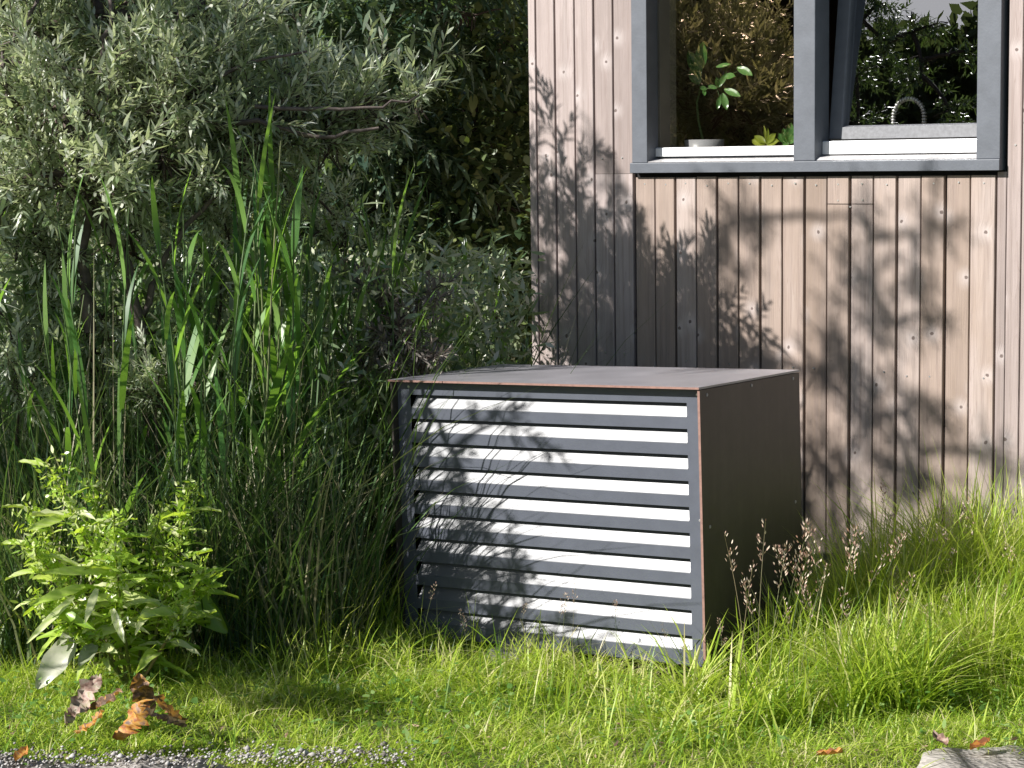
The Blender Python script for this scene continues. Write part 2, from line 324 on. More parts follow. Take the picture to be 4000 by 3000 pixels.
# ------------------------------------------------------------ wooden house
H = empty('wooden_house', (0, 0, 0), 0, 'timber clad house with weathered vertical boards and a grey framed double window', 'house')
WT = 2.75; ZB = .02
def board(x0, x1, z0, z1, mt, gap=.004, y=0., name='board', parent=H):
    w0, w1 = x0+gap, x1-gap; t = .019; e = .0018
    prof = [(w0, y+t), (w0, y+e), (w0+e, y), (w1-e, y), (w1, y+e), (w1, y+t)]
    mb = MB(); k = len(prof)
    ox, oz = (w0+w1)/2, (z0+z1)/2
    mb.v = [(a, c, z0) for a, c in prof]+[(a, c, z1) for a, c in prof]
    for i in range(k): j = (i+1) % k; mb.f.append((i, j, k+j, k+i))
    mb.f += [tuple(reversed(range(k))), tuple(range(k, 2*k))]
    return mb.build(name, mt, parent, origin=(ox, y, oz))
lj = [-.5245, -.4828, -.3876, -.2898, -.196, -.1035, -.0085]
for i in range(6):
    dy = random.uniform(-.0015, .0015)
    if i < 4: board(lj[i], lj[i+1], ZB, WT, M['wood_grey'], y=dy)
    else:
        board(lj[i], lj[i+1], ZB, 1.5300, M['wood_grey'], y=dy); board(lj[i], lj[i+1], 1.5315, WT, M['wood_grey'], y=dy+.001)
for k in range(16):
    g0, g1 = (.0028, .0055) if k % 2 else (.0055, .0028)
    x0, x1 = k*.095-.002, (k+1)*.095-.002
    if k == 15: x1 = 1.522
    mb_y = random.uniform(-.002, .002)
    o = None
    segs = [(ZB, 1.517)] if k not in (9, 10) else [(ZB, 1.4150), (1.4165, 1.517)]
    for z0, z1 in segs:
        o = board(x0+g0-.004, x1-g1+.004, z0, z1+random.uniform(-.002, .001), M['wood_tan'], y=mb_y)
x = 1.5225
rx_ = [1.5225, 1.6125, 1.705, 1.80, 1.895, 1.99, 2.085, 2.18, 2.275, 2.37, 2.465, 2.56, 2.655, 2.75]
for a, b_ in zip(rx_[:-1], rx_[1:]):
    if a > 1.55: board(a, b_, ZB, WT, M['wood_grey'])
board(1.5225, 1.5600, ZB, 1.528, M['wood_grey'], gap=.002)
board(1.5600, 1.6125, ZB, WT, M['wood_grey'], gap=.0005)
# boards on the return wall towards the garden thicket
for i in range(14):
    y0 = .03+i*.095; mb = MB(); mb.box((-.5295, y0+.004, ZB), (-.511, y0+.091, WT)); mb.build('board', M['wood_grey'], H, origin=(-.52, y0+.047, 1.4))
wall = MB()
x0, x1, z0, z1 = .02, 1.50, 1.56, 2.70       # window opening
for a, b_ in (((-.505, .020, 0), (6, .17, z0)), ((-.505, .020, z1), (6, .17, 2.8)), ((-.505, .020, z0), (x0, .17, z1)), ((x1, .020, z0), (6, .17, z1))): wall.box(a, b_)
wall.build('wall', M['batten'], H)
rm = MB()
rm.box((-.505, .17, 0), (-.35, 4, 2.8)).box((5.9, .17, 0), (6, 4, 2.8)).box((-.35, 3.9, 0), (5.9, 4, 2.8)).build('interior_wall', M['room'], H)
MB().box((-.35, .17, .45), (5.9, 3.9, .5)).build('interior_floor', M['room'], H)
MB().box((-.55, -.02, 2.8), (6.05, 4.05, 3.0)).build('roof', M['anthracite'], H)
# screws
sc = MB()
def screw(x, z, y=-.0025): sc.lathe((x, y, z), [], 6); n0 = len(sc.v); r = .0035; sc.v += [(x+r*math.cos(a), y, z+r*math.sin(a)) for a in np.linspace(0, 2*math.pi, 7)[:-1]]+[(x+r*1.1*math.cos(a), y+.004, z+r*1.1*math.sin(a)) for a in np.linspace(0, 2*math.pi, 7)[:-1]]; sc.f += [tuple(n0+5-i for i in range(6))]+[(n0+i, n0+(i+1) % 6, n0+6+(i+1) % 6, n0+6+i) for i in range(6)]
for k in range(16):
    if random.random() < .85: screw(k*.095+.048+random.uniform(-.006, .006), 1.487+random.uniform(-.004, .006))
    if random.random() < .6: screw(k*.095+.048+random.uniform(-.01, .01), .80+random.uniform(-.006, .01))
for i in range(1, 6): screw((lj[i]+lj[i+1])/2+random.uniform(-.01, .01), 1.60+random.uniform(-.01, .01)); screw((lj[i]+lj[i+1])/2, .82)
screw(.95, 1.405); screw(1.0, 1.43); screw(.90, 1.428); screw(1.59, 1.62)
o = sc.build('screw', M['steel'], H); o['kind'] = 'stuff'

# window
Wn = MB(); Wn.box((.0061, -.03, 1.5735), (.077, .048, 2.75)).build('window', M['frame'], H, .002)
win = bpy.data.objects['window']
def wpart(name, mb, mt, bevel=.0015): return mb.build(name, mt, win, bevel)
wpart('frame_post', MB().box((.7291, -.03, 1.5735), (.8192, .075, 2.75)), M['frame'], .003)
wpart('frame_post', MB().box((1.458, -.03, 1.5735), (1.546, .12, 2.75)), M['frame'], .002)
wpart('frame_rail', MB().box((.0061, -.03, 2.70), (1.546, .05, 2.75)), M['frame'])
wpart('frame_sill', MB().prism([(-.034, 1.5338), (-.034, 1.5710), (-.0295, 1.5728), (.058, 1.588), (.058, 1.5338)], -.002, 1.546), M['frame'], .001)
wpart('sill_ledge', MB().prism([(-.026, 1.5743), (.034, 1.5846), (.034, 1.5876), (-.026, 1.5768)], .0775, .7286), M['sill'], 0)
wpart('sill_ledge', MB().prism([(-.022, 1.5750), (.034, 1.5846), (.034, 1.592), (-.010, 1.5855)], .8197, 1.4575), M['sill'], 0)
wpart('aluminium_bar', MB().prism([(.028, 1.596), (.028, 1.628), (.034, 1.631), (.046, 1.631), (.046, 1.596)], .0775, .7286), M['alu'], .001)
wpart('aluminium_bar', MB().prism([(.024, 1.596), (.024, 1.6420), (.032, 1.6455), (.046, 1.6455), (.046, 1.596)], .8197, 1.4495), M['alu'], .0015)
wpart('sash_rail', MB().box((.078, .047, 1.589), (.7286, .075, 1.600)), M['frame'])
wpart('pane', MB().quad((.0775, .052, 1.60), (.7286, .052, 1.60), (.7286, .052, 2.70), (.0775, .052, 2.70)), M['glass_warm'], 0)
# tilted right sash: hinged along its bottom edge, top leaning into the room
T = Matrix.Translation((0, .082, 1.645)) @ Matrix.Rotation(R(-7.5), 4, 'X') @ Matrix.Translation((0, -.052, -1.645))
def tilt(mb): mb.v = [tuple(T@Vector(p)) for p in mb.v]; return mb
wpart('sash_stile', tilt(MB().box((.8195, .036, 1.648), (.876, .085, 2.66))), M['frame'], .006)
wpart('sash_stile', tilt(MB().box((1.440, .036, 1.648), (1.500, .085, 2.66))), M['frame'], .004)
wpart('sash_rail', tilt(MB().prism([(.034, 1.648), (.034, 1.692), (.060, 1.702), (.085, 1.702), (.085, 1.648)], .8765, 1.4395)), M['rail'], .001)
wpart('sash_rail', tilt(MB().box((.8765, .036, 2.60), (1.4395, .085, 2.66))), M['frame'])
mg = M['glass']; mg.node_tree.nodes['Mix Shader'].inputs[0].default_value = .30; wpart('pane', tilt(MB().quad((.8765, .058, 1.695), (1.4395, .058, 1.695), (1.4395, .058, 2.60), (.8765, .058, 2.60))), M['glass'], 0)
wpart('inner_jamb', MB().box((.060, .06, 1.56), (.078, .175, 2.7)), M['jamb'], 0)
wpart('inner_sill', MB().box((.02, .078, 1.555), (1.5, .36, 1.585)), M['jamb'], 0)

# ---- things behind the glass
def leafshape(name, P0, D, N, L, W, mt, parent, rnd=.5, droop=.25, K=6, cup=.15, wav=0.0, prof=None, crumple=0):
    D = Vector(D).normalized(); N = Vector(N); S = D.cross(N).normalized(); N = S.cross(D).normalized()
    V = []; tt = []; Q = []
    for i in range(K+1):
        t = i/K; w = (prof(t) if prof else math.sin(math.pi*min(1, t*.97+.03))**.75)*W/2
        c = Vector(P0)+D*L*t-N*droop*L*t*t
        wv = wav*math.sin(t*17+rnd*9)*W
        for s_ in (-1, -.5, 0, .5, 1): V.append(tuple(c+S*w*s_*(1+crumple*random.uniform(-.6, .3))+N*(cup*W*abs(s_)+wv*abs(s_)*(1 if s_ > 0 else -.7)+crumple*W*random.uniform(-.45, .45))))
        tt += [t]*5
    for i in range(K):
        for j in range(4): a = i*5+j; Q.append((a, a+1, a+6, a+5))
    rn = [min(1, max(0, rnd+.12*math.sin(i*2.1))) for i in range(len(V))]
    me = mesh_np(name, V, Q, [], mt, rn, tt, True); return link(name, me, parent)
p = at(2735, 560, 'Y', .17); pot = empty('potted_plant', (p[0], .20, 1.585), 0, 'leafy green houseplant in a low pale grey pot behind the left window pane', 'houseplant')
c0 = Vector((p[0], .20, 1.585)); 
MB().lathe((0, 0, 0), [(0, 0), (.070, 0), (.074, .005), (.078, .075), (.072, .075), (.068, .066), (0, .066)]).build('pot', M['pot'], pot, 0, True)
MB().lathe((0, 0, 0), [(.067, .067), (.03, .070), (0, .070)]).build('soil', M['soil'], pot, 0)
def loc(px, py, Y): return Vector(at(px, py, 'Y', Y))-c0
stem = MB(); s0 = Vector((0, 0, .048)); fork = loc(2735, 350, .20)
stem.tube([s0, loc(2728, 470, .2), loc(2722, 400, .2), fork], [.006, .005, .0045, .004], 7)
sv = [loc(2800, 345, .19), loc(2830, 300, .19), loc(2845, 250, .19), loc(2880, 280, .18)]
stem.tube([fork, loc(2770, 345, .2), sv[0]], [.004, .0025, .002], 6); stem.tube([sv[0], sv[1], sv[2]], [.002, .0018, .001], 6); stem.tube([sv[1], sv[3]], .0012, 6); stem.tube([sv[0], loc(2812, 380, .19)], .0012, 6)
stem.build('stem', M['stalk'], pot, 0, True)
for (a, b_, L, W, mt, rd) in [((2798, 262), (2848, 248), .05, .018, 'plantleaf', .8), ((2880, 265), (2935, 290), .058, .034, 'plantleaf', .9), ((2830, 300), (2868, 296), .042, .03, 'plantleaf', .7), ((2840, 285), (2805, 340), .06, .022, 'plantleaf', .3),
        ((2830, 350), (2888, 372), .058, .030, 'plantleaf', 1.), ((2822, 365), (2838, 425), .062, .03, 'plantleaf', .9), ((2815, 370), (2802, 425), .055, .02, 'plantleaf', .6), ((2800, 345), (2765, 335), .04, .018, 'plantleaf', .8), ((2760, 350), (2733, 340), .035, .02, 'plantleaf', .7), ((2812, 340), (2800, 305), .045, .03, 'plantleaf', .45),
        ((2750, 350), (2752, 372), .03, .016, 'plantleaf', .6), ((2730, 330), (2700, 270), .075, .05, 'plantleaf', .1), ((2735, 300), (2690, 200), .09, .05, 'plantleaf', .05), ((2730, 280), (2745, 170), .1, .05, 'plantleaf', .0)]:
    A = loc(*a, .19); B_ = loc(*b_, .17); L = (B_-A).length*1.05
    leafshape('leaf', A, B_-A, Vector((.55, -.75, .35)), L, W, M[mt], pot, rd, .12)
def lowplant(px, py, label, leaves, potr=.045, matn='limeleaf'):
    P_ = at(px, py, 'Y', .14); e = empty('potted_plant', (P_[0], .14, 1.585), 0, label, 'houseplant'); c = Vector((P_[0], .14, 1.585))
    MB().lathe((0, 0, 0), [(0, 0), (potr*.8, 0), (potr, .038), (potr*.92, .038), (0, .033)]).build('pot', M['jamb'], e, 0, True)
    for (a, b_, W, rd) in leaves:
        A = Vector(at(*a, 'Y', .13))-c; B_ = Vector(at(*b_, 'Y', .12))-c
        leafshape('leaf', A, B_-A, Vector((.5, -.7, .5)), (B_-A).length, W, M[matn], e, rd, .15)
lowplant(2990, 565, 'small lime green rosette plant low behind the left pane beside the mullion', [((2990, 565), (2935, 545), .04, .8), ((2990, 560), (2945, 528), .03, .5), ((2995, 565), (2985, 487), .012, .7), ((2998, 560), (3000, 500), .012, .4), ((2996, 566), (3040, 548), .035, .6), ((2996, 560), (3028, 520), .028, .4), ((2990, 570), (2960, 568), .03, 1.)])
lowplant(3085, 565, 'darker green plant half hidden by the centre post of the window', [((3070, 560), (3040, 520), .03, .4), ((3075, 560), (3060, 500), .03, .6), ((3080, 555), (3090, 480), .035, .5), ((3080, 565), (3055, 555), .03, .9), ((3085, 560), (3110, 520), .03, .6)], matn='plantleaf')
# spring tap
ft = empty('kitchen_tap', (1.2, .42, 1.5), 0, 'chrome spring neck kitchen tap arching behind the right window pane', 'tap')
fc = Vector((1.2, .42, 1.5)); top = Vector(at(3552, 385, 'Y', .42))-fc; L_ = Vector(at(3490, 480, 'Y', .42))-fc; Rr = Vector(at(3610, 480, 'Y', .42))-fc
cx_ = (L_.x+Rr.x)/2; rad = (Rr.x-L_.x)/2; zc = top.z-rad*1.05
arc = [Vector((cx_-rad, 0, zc-.06))]+[Vector((cx_-rad*math.cos(a), 0, zc+rad*1.05*math.sin(a))) for a in np.linspace(0, math.pi, 25)]+[Vector((cx_+rad, 0, zc-.07))]
MB().tube(arc, .0035, 8).build('hose', M['rubber'], ft, 0, True)
MB().tube([Vector((cx_+rad, 0, -.05)), Vector((cx_+rad, 0, zc-.05))], .011, 12).build('body', M['chrome'], ft, 0, True)
cs = MB()
for k in range(23):
    a = math.pi*(k-2)/18; 
    if a < 0: c = Vector((cx_-rad, 0, zc+rad*a)); d = Vector((0, 0, 1))
    elif a > math.pi: c = Vector((cx_+rad, 0, zc-rad*(a-math.pi))); d = Vector((0, 0, 1))
    else: c = Vector((cx_-rad*math.cos(a), 0, zc+rad*1.05*math.sin(a))); d = Vector((math.sin(a), 0, math.cos(a)))
    cs.tube([c-d*.0045, c-d*.002, c+d*.002, c+d*.0045], [.007, .0098, .0098, .007], 10)
cs.build('spring_coil', M['chrome'], ft, 0, True)
MB().box((.85, .37, 1.47), (1.5, .9, 1.50)).build('worktop', M['jamb'], H)

# ------------------------------------------------------------ louvred unit cover
W_, D_, H_ = 1.1608, .6586, .8545
byaw, brx, bry = .0653, -.0125, -.0289
Mx = Matrix.Translation((1.3357, -1.5783, .0598)) @ Matrix.Rotation(byaw, 4, 'Z') @ Matrix.Rotation(brx, 4, 'X') @ Matrix.Rotation(bry, 4, 'Y') @ Matrix.Translation((-W_, 0, 0))
BX = empty('unit_cover', label='dark grey louvred metal housing for an outdoor unit standing in the grass before the wall', cat='unit cover'); BX.matrix_world = Mx
t_ = .008
def edged(name, mb, parent=BX, bevel=.0006, mt='hpl'):
    o = mb.build(name, M[mt], parent, 0); o.data.materials.append(M['hpl_edge'])
    for p_ in o.data.polygons:
        if abs(p_.normal.y) > .9 and p_.center.y < .3: p_.material_index = 1
    return o
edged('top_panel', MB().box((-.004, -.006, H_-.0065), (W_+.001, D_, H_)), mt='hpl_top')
MB().box((0, .001, -.004), (t_, D_, H_-t_-.001)).build('side_panel', M['hpl'], BX)  # front edge coloured dark to stand for its shade
edged('side_panel', MB().box((W_-t_, 0, -.012), (W_, D_, H_-t_-.001)))
MB().box((t_, D_-.01, .02), (W_-t_, D_-.002, H_-t_-.002)).build('back_panel', M['hpl'], BX)
REC = .027
fr = MB(); x0, x1, zt, zb = t_+.0015, W_-t_-.0015, H_-t_-.003, .004
xo0, xo1 = .0625, 1.1005
tops = [.8040-.07885*i for i in range(10)]; bots = [z-.0437 for z in tops]
# pressed front sheet with ten openings: stiles and strips in one sheet
def sheet(mb, a0, a1, b0, b1): mb.quad((a0, REC, b0), (a1, REC, b0), (a1, REC, b1), (a0, REC, b1))
sheet(fr, x0, xo0, zb, zt); sheet(fr, xo1, x1, zb, zt)
zz = [zt]+[z for p_ in zip(tops, bots) for z in p_]+[zb]
for i in range(0, len(zz), 2): sheet(fr, xo0, xo1, zz[i+1], zz[i])
# returned edges
for z in tops: fr.quad((xo0, REC, z), (xo1, REC, z), (xo1, REC+.010, z), (xo0, REC+.010, z))
fr.quad((x0, REC, zb), (x1, REC, zb), (x1, REC+.03, zb), (x0, REC+.03, zb))
fr.build('front_panel', M['anthracite'], BX)
th = R(26)
for i in range(10):
    zb_ = bots[i]; dz = .046; dy = dz*math.tan(th)
    s_ = MB(); y0 = REC+.0003
    prof = [(y0-.0008, zb_-.0004), (y0-.0008+.0015, zb_+.0018), (y0+dy*.5, zb_+dz*.5), (y0+dy, zb_+dz)]
    n0 = 0
    for xx, ins in ((xo0+.002, 0), (xo0+.012, 1), (xo1-.012, 1), (xo1-.001, 0)):
        for (y, z), kk in zip(prof, (0, .1, .6, 1)):
            s_.v.append((xx+(0 if ins else (kk*.010 if xx < .5 else -kk*.003)), y, z))
    for a in range(3):
        for q in range(3): b0 = a*4+q; s_.f.append((b0, b0+4, b0+5, b0+1))
    # closed back, a folded sheet 1.2 mm thick
    o = s_.build('slat', M['slat'], BX); md = o.modifiers.new('thick', 'SOLIDIFY'); md.thickness = .0012; md.offset = -1
MB().box((.05, .12, .03), (W_-.05, D_-.04, H_-.03)).build('inner_casing', M['dark'], BX)
MB().box((x0, REC+.004, .0), (x0+.028, REC+.03, zt)).build('inner_frame', M['dark'], BX)
side_s = MB()
for yy, zz_ in ((.045, .828), (.33, .832), (.615, .83), (.045, .43), (.615, .43), (.045, .03)):
    n0 = len(side_s.v); r = .0045
    side_s.v += [(W_+.0016, yy+r*math.cos(a), zz_+r*math.sin(a)) for a in np.linspace(0, 2*math.pi, 9)[:-1]]+[(W_+.0001, yy+r*1.3*math.cos(a), zz_+r*1.3*math.sin(a)) for a in np.linspace(0, 2*math.pi, 9)[:-1]]
    side_s.f += [tuple(n0+i for i in range(8))]+[(n0+(i+1) % 8, n0+i, n0+8+i, n0+8+(i+1) % 8) for i in range(8)]
side_s.build('screw', M['hpl_top'], BX)
rv = MB()
for zz_ in (.83, .45, .055):
    for xx in (.055, 1.137):
        rv.lathe((0, 0, 0), [], 8); n0 = len(rv.v); r = .0035
        rv.v += [(xx+r*math.cos(a), REC-.0015, zz_+r*math.sin(a)) for a in np.linspace(0, 2*math.pi, 9)[:-1]]+[(xx+r*1.3*math.cos(a), REC-.0002, zz_+r*1.3*math.sin(a)) for a in np.linspace(0, 2*math.pi, 9)[:-1]]
        rv.f += [tuple(n0+7-i for i in range(8))]+[(n0+i, n0+(i+1) % 8, n0+8+(i+1) % 8, n0+8+i) for i in range(8)]
rv.build('rivet', M['steel'], BX)
for xx in (.08, .60, 1.05): MB().box((xx, .06, -.05), (xx+.05, D_-.06, -.0045)).build('foot', M['dark'], BX, .003)
blk = MB(); 
for i, (px, w_, lab) in enumerate([(2445, .13, 'grey concrete block under the right half of the louvred unit cover'), (1840, .12, 'concrete block under the left half of the louvred unit cover')]):
    P_ = at(px, 2640, 'Z', .0); o = MB().box((-w_/2, 0, -.03), (w_/2, .30, .055)).build('concrete_block', M['concrete'], None, .006)
    o.location = (P_[0], P_[1]+.16, -.01); o.rotation_euler = (0, 0, byaw+.1*i); tag(o, lab, 'concrete block', 'blocks carrying the unit cover')

# ------------------------------------------------------------ plant geometry (numpy)
def unit(a): return a/np.maximum(1e-9, np.linalg.norm(a, axis=-1, keepdims=True))
def ribbons(P0, D, S, L, W, B, prof, rnd, fold=0):
    """n tapering blades: centre line P0+D*L*t+B*L*t^2, width W*prof along side S"""
    n = len(P0); K = len(prof)-1; t = np.linspace(0, 1, K+1)
    C = P0[:, None]+D[:, None]*(L[:, None]*t)[..., None]+B[:, None]*(L[:, None]*t*t)[..., None]
    w = (W[:, None]*np.array(prof)[None]/2)[..., None]*S[:, None]
    Lf = C[:, :K]-w[:, :K]; Rt = C[:, :K]+w[:, :K]
    V = np.concatenate([np.stack([Lf, Rt], 2).reshape(n, 2*K, 3), C[:, K:]], 1)
    nv = 2*K+1; b = (np.arange(n)*nv)[:, None]
    q = np.concatenate([b+np.array([[2*i, 2*i+1, 2*i+3, 2*i+2]]) for i in range(K-1)], 0).reshape(-1, 4) if K > 1 else np.zeros((0, 4), int)
    tr = b+np.array([[2*K-2, 2*K-1, 2*K]])
    return V.reshape(-1, 3), q, tr, np.repeat(rnd, nv)
LANCE = [.25, 1.0, .75, 0]; LEAF2 = [.3, 1, 0]; BLADE = [.8, 1, .85, .6, 0]; GR = [1, .8, 0]
class Foliage:
    def __init__(s): s.V = []; s.Q = []; s.T = []; s.r = []; s.n = 0
    def add(s, V, q, t, r): s.V.append(V); s.Q.append(q+s.n); s.T.append(t+s.n); s.r.append(r); s.n += len(V)
    def mesh(s, name, mt): return mesh_np(name, np.concatenate(s.V), np.concatenate(s.Q), np.concatenate(s.T), mt, np.concatenate(s.r))
def rvec(n): return unit(rng.normal(size=(n, 3)))
def perp(D): return unit(np.cross(D, rvec(len(D))))

def spray_proto(length, nshoot, shootlen, step, leafL, leafW, ang, tipup=.3):
    """leaves of a branched twig grown along +Z; returns leaf base, dir, len, width and twig polylines"""
    P, D, L, W, tw = [], [], [], [], []
    axis = []; p = np.zeros(3); d = np.array([0, 0, 1.]); bend = rng.normal(0, .05, 3)
    k = 8
    for i in range(k+1): axis.append(p.copy()); d = unit((d+bend+rng.normal(0, .04, 3))[None])[0]; p = p+d*length/k
    axis = np.array(axis); tw.append((axis, .0030, .0010))
    def leaves(pl, f0, stp, gold):
        seg = np.linalg.norm(np.diff(pl, axis=0), axis=1); tot = seg.sum(); s = f0*tot
        while s < tot:
            i = min(len(seg)-1, int(np.searchsorted(np.cumsum(seg), s))); u = (s-(np.cumsum(seg)[i]-seg[i]))/seg[i]
            q = pl[i]*(1-u)+pl[i+1]*u; dd = unit((pl[i+1]-pl[i])[None])[0]
            a = gold[0]; gold[0] += 2.4; e1 = unit(np.cross(dd, [.3, .5, .8])[None])[0]; e2 = np.cross(dd, e1)
            o = e1*math.cos(a)+e2*math.sin(a); aa = ang*(1-.45*s/tot)*rng.uniform(.75, 1.25)
            P.append(q); D.append(dd*math.cos(aa)+o*math.sin(aa)); L.append(leafL*rng.uniform(.65, 1.15)); W.append(leafW*rng.uniform(.8, 1.2)); s += stp*rng.uniform(.7, 1.3)
    leaves(axis, .25, step*1.4, [0.])
    for j in range(nshoot):
        u = .15+.8*j/nshoot; i = int(u*k); q = axis[i]+(axis[i+1]-axis[i])*(u*k-i); a = j*2.4+rng.uniform(-.4, .4)
        d = unit(np.array([[math.cos(a)*.9, math.sin(a)*.9, rng.uniform(.5, 1.1)]]))[0]; sl = shootlen*rng.uniform(.6, 1.2)*(1-.35*u)
        pl = [q]
        for m_ in range(4): pl.append(pl[-1]+d*sl/4); d = unit((d+np.array([0, 0, .12])+rng.normal(0, .08, 3))[None])[0]
        pl = np.array(pl); tw.append((pl, .0018, .0007)); leaves(pl, .08, step, [rng.uniform(0, 6)])
    return dict(P=np.array(P), D=unit(np.array(D)), L=np.array(L), W=np.array(W), tw=tw)
def frame(d):
    d = unit(d); e1 = unit(np.cross(d, unit(rng.normal(size=d.shape)))); e2 = np.cross(d, e1); return np.stack([e1, e2, d], -1)
def place_sprays(fol, protos, pos, dirs, prof=LANCE, size=(.8, 1.2), droop=.12, rmix=.5, wood=None, center=None):
    F = frame(dirs)
    for i in range(len(pos)):
        pr = protos[rng.integers(len(protos))]; s = rng.uniform(*size)
        P = pos[i]+(pr['P']*s)@F[i].T; D = pr['D']@F[i].T; n = len(P)
        S = unit(np.cross(D, rvec(n)*.5+np.array([[0, 0, 1.]]))); B = np.tile([0, 0, -1.], (n, 1))*rng.uniform(-.1, 2*droop, (n, 1))+rvec(n)*.10
        rr = np.clip(rng.normal(rng.uniform(.3, .7), .30, n), 0, 1)
        fol.add(*ribbons(P, D, S, pr['L']*s, pr['W']*s, B, prof, rr))
        if wood is not None:
            for pl, r0, r1 in pr['tw']:
                wood.tube([Vector(v) for v in pos[i]+(pl*s)@F[i].T], list(np.linspace(r0, r1, len(pl))*s), 3, False)
def limb(wood, a, b, r0, r1, sag=.1, k=7, side=6, jit=.04):
    a, b = np.array(a, float), np.array(b, float); L = np.linalg.norm(b-a); out = []
    m = (a+b)/2+np.array([0, 0, sag*L])+rng.normal(0, .06*L, 3)
    for i in range(k+1):
        t = i/k; out.append((1-t)**2*a+2*t*(1-t)*m+t*t*b+rng.normal(0, jit*L/k, 3)*(0 < i < k))
    wood.tube([Vector(v) for v in out], list(np.linspace(r0, r1, k+1)), side, False); return np.array(out)
def shrub(name, label, cat, base, stems, blobs, protos, leafm, spr_per_m=60, wood_r=.02, up=.5, size=(.8, 1.2), prof=LANCE, group=None, shell=.35, twigs=True, crownname='foliage', outw=1., droop=.12, barkm=None):
    """base: stem feet; blobs: (centre, radius, count). Limbs run from the stems to every blob, sprays fill the blobs."""
    root = empty(name, tuple(base), 0, label, cat, group); off = np.array(base, float)
    wood = MB(); fol = Foliage()
    feet = [limb(wood, base+np.array(s[:3])*0+np.array([rng.normal(0, .05), rng.normal(0, .05), -.05]), base+np.array(s[:3]), s[3], s[3]*.6, .05) for s in stems]
    ends = np.concatenate(feet)
    cen = np.mean([b[0] for b in blobs], axis=0)
    for c, r, cnt in blobs:
        c = np.array(c, float); e = ends[ends[:, 2] < c[2]+.3] if (ends[:, 2] < c[2]+.3).any() else ends
        s = e[np.argmin(np.linalg.norm(e-c, axis=1)+.0*e[:, 2])]
        pl = limb(wood, s, c, wood_r, wood_r*.45, .08, 8, 6); ends = np.concatenate([ends, pl[3:]])
        u = rvec(cnt); rr = r*rng.uniform(shell, 1, cnt)**.6; pos = c+u*rr[:, None]*np.array([1, 1, .8])
        dirs = unit(u*outw+np.array([0, 0, up])+.35*unit(c-cen+1e-6)+rng.normal(0, .35, (cnt, 3)))
        L0 = .18
        pos = pos-dirs*L0
        place_sprays(fol, protos, pos, dirs, prof, size, droop, wood=wood if twigs else None)
        for q in pos:
            j = pl[np.argmin(np.linalg.norm(pl-q, axis=1))]; limb(wood, j, q, wood_r*.28, .003, .05, 3, 4, .1)
    wood.v = [(a-off[0], b-off[1], c-off[2]) for a, b, c in wood.v]
    fol.V = [v-off for v in fol.V]
    me = mesh_np('branches', np.array(wood.v), [f for f in wood.f if len(f) == 4], [f for f in wood.f if len(f) == 3], barkm or M['bark'], smooth=True)
    link('branches', me, root); f = link(crownname, fol.mesh(crownname, leafm), root)
    return root

buckp = [spray_proto(.34, 6, .15, .0090, .056, .0112, R(50)) for _ in range(6)]
willp = [spray_proto(.45, 6, .22, .02, .080, .017, R(60)) for _ in range(5)]
broadp = [spray_proto(.40, 6, .20, .028, .055, .030, R(65)) for _ in range(4)]
A = lambda px, py, d: at(px, py, 'D', d)

# main sea buckthorn, arching over the reeds
bx = []
for (px, py, d, r, c) in [(120, 130, 7.2, .26, 26), (430, 60, 7.3, .28, 26), (780, 60, 7.4, .22, 16), (230, 420, 7.0, .28, 28), (620, 360, 7.1, .28, 30), (930, 420, 7.2, .24, 24),
        (1180, 420, 7.3, .17, 14), (1420, 400, 7.4, .13, 9), (1620, 370, 7.45, .07, 4), (1120, 240, 7.5, .12, 7), (300, 680, 6.9, .22, 15), (640, 620, 7.0, .20, 13), (60, 700, 6.9, .2, 10), (1000, 560, 7.2, .14, 7), (1300, 520, 7.3, .13, 8), (900, 700, 7.1, .12, 5),
        (-200, 300, 7.2, .35, 16), (300, -230, 7.5, .3, 14), (800, -250, 7.7, .25, 10)]:
    bx.append((A(px, py, d), r, int(c*1.25)))
base1 = at(330, 2330, 'Z', 0.); base1 = A(430, 2150, 7.4); base1[2] = 0
shrub('sea_buckthorn', 'large silvery sea buckthorn bush with narrow grey green leaves filling the upper left', 'shrub', base1,
      [(*(A(330, 1150, 7.2)-base1), .024), (*(A(560, 1250, 7.1)-base1), .02), (*(A(150, 900, 7.2)-base1), .02)], bx, buckp, M['buck'], wood_r=.02, up=.75)
mb_ = MB()
for path, r0, r1 in [([(560, 1330), (500, 1050), (400, 850), (330, 640), (240, 480)], .020, .010), ([(350, 1300), (330, 1000), (340, 760), (420, 600)], .022, .010), ([(560, 1250), (620, 1050), (720, 880), (900, 700)], .014, .007), ([(820, 500), (960, 480), (1120, 500), (1300, 540), (1480, 500)], .011, .005), ([(560, 440), (760, 330), (980, 250), (1200, 200)], .010, .004),
        ([(-20, 230), (180, 262), (430, 285)], .009, .005), ([(400, 230), (430, 100), (450, -40)], .010, .007), ([(680, 440), (700, 240), (690, 120), (720, -20)], .009, .005), ([(-20, 330), (30, 200), (110, 80), (150, -20)], .011, .007), ([(200, 680), (360, 640), (560, 560), (700, 500)], .010, .005), ([(1000, 420), (1250, 430), (1500, 425), (1640, 370)], .008, .003), ([(120, 660), (60, 480), (20, 300)], .010, .006)]:
    q = [A(px, py, 7.03) for px, py in path]; dn = []
    for i in range(len(q)-1):
        for u in (0, .33, .66): dn.append(q[i]*(1-u)+q[i+1]*u+rng.normal(0, .006, 3))
    dn.append(q[-1]); mb_.tube([Vector(v-base1) for v in dn], list(np.linspace(r0, r1, len(dn))), 7, False)
link('branches', mesh_np('branches', mb_.v, [f for f in mb_.f if len(f) == 4], [], M['greybark'], smooth=True), bpy.data.objects['sea_buckthorn'])
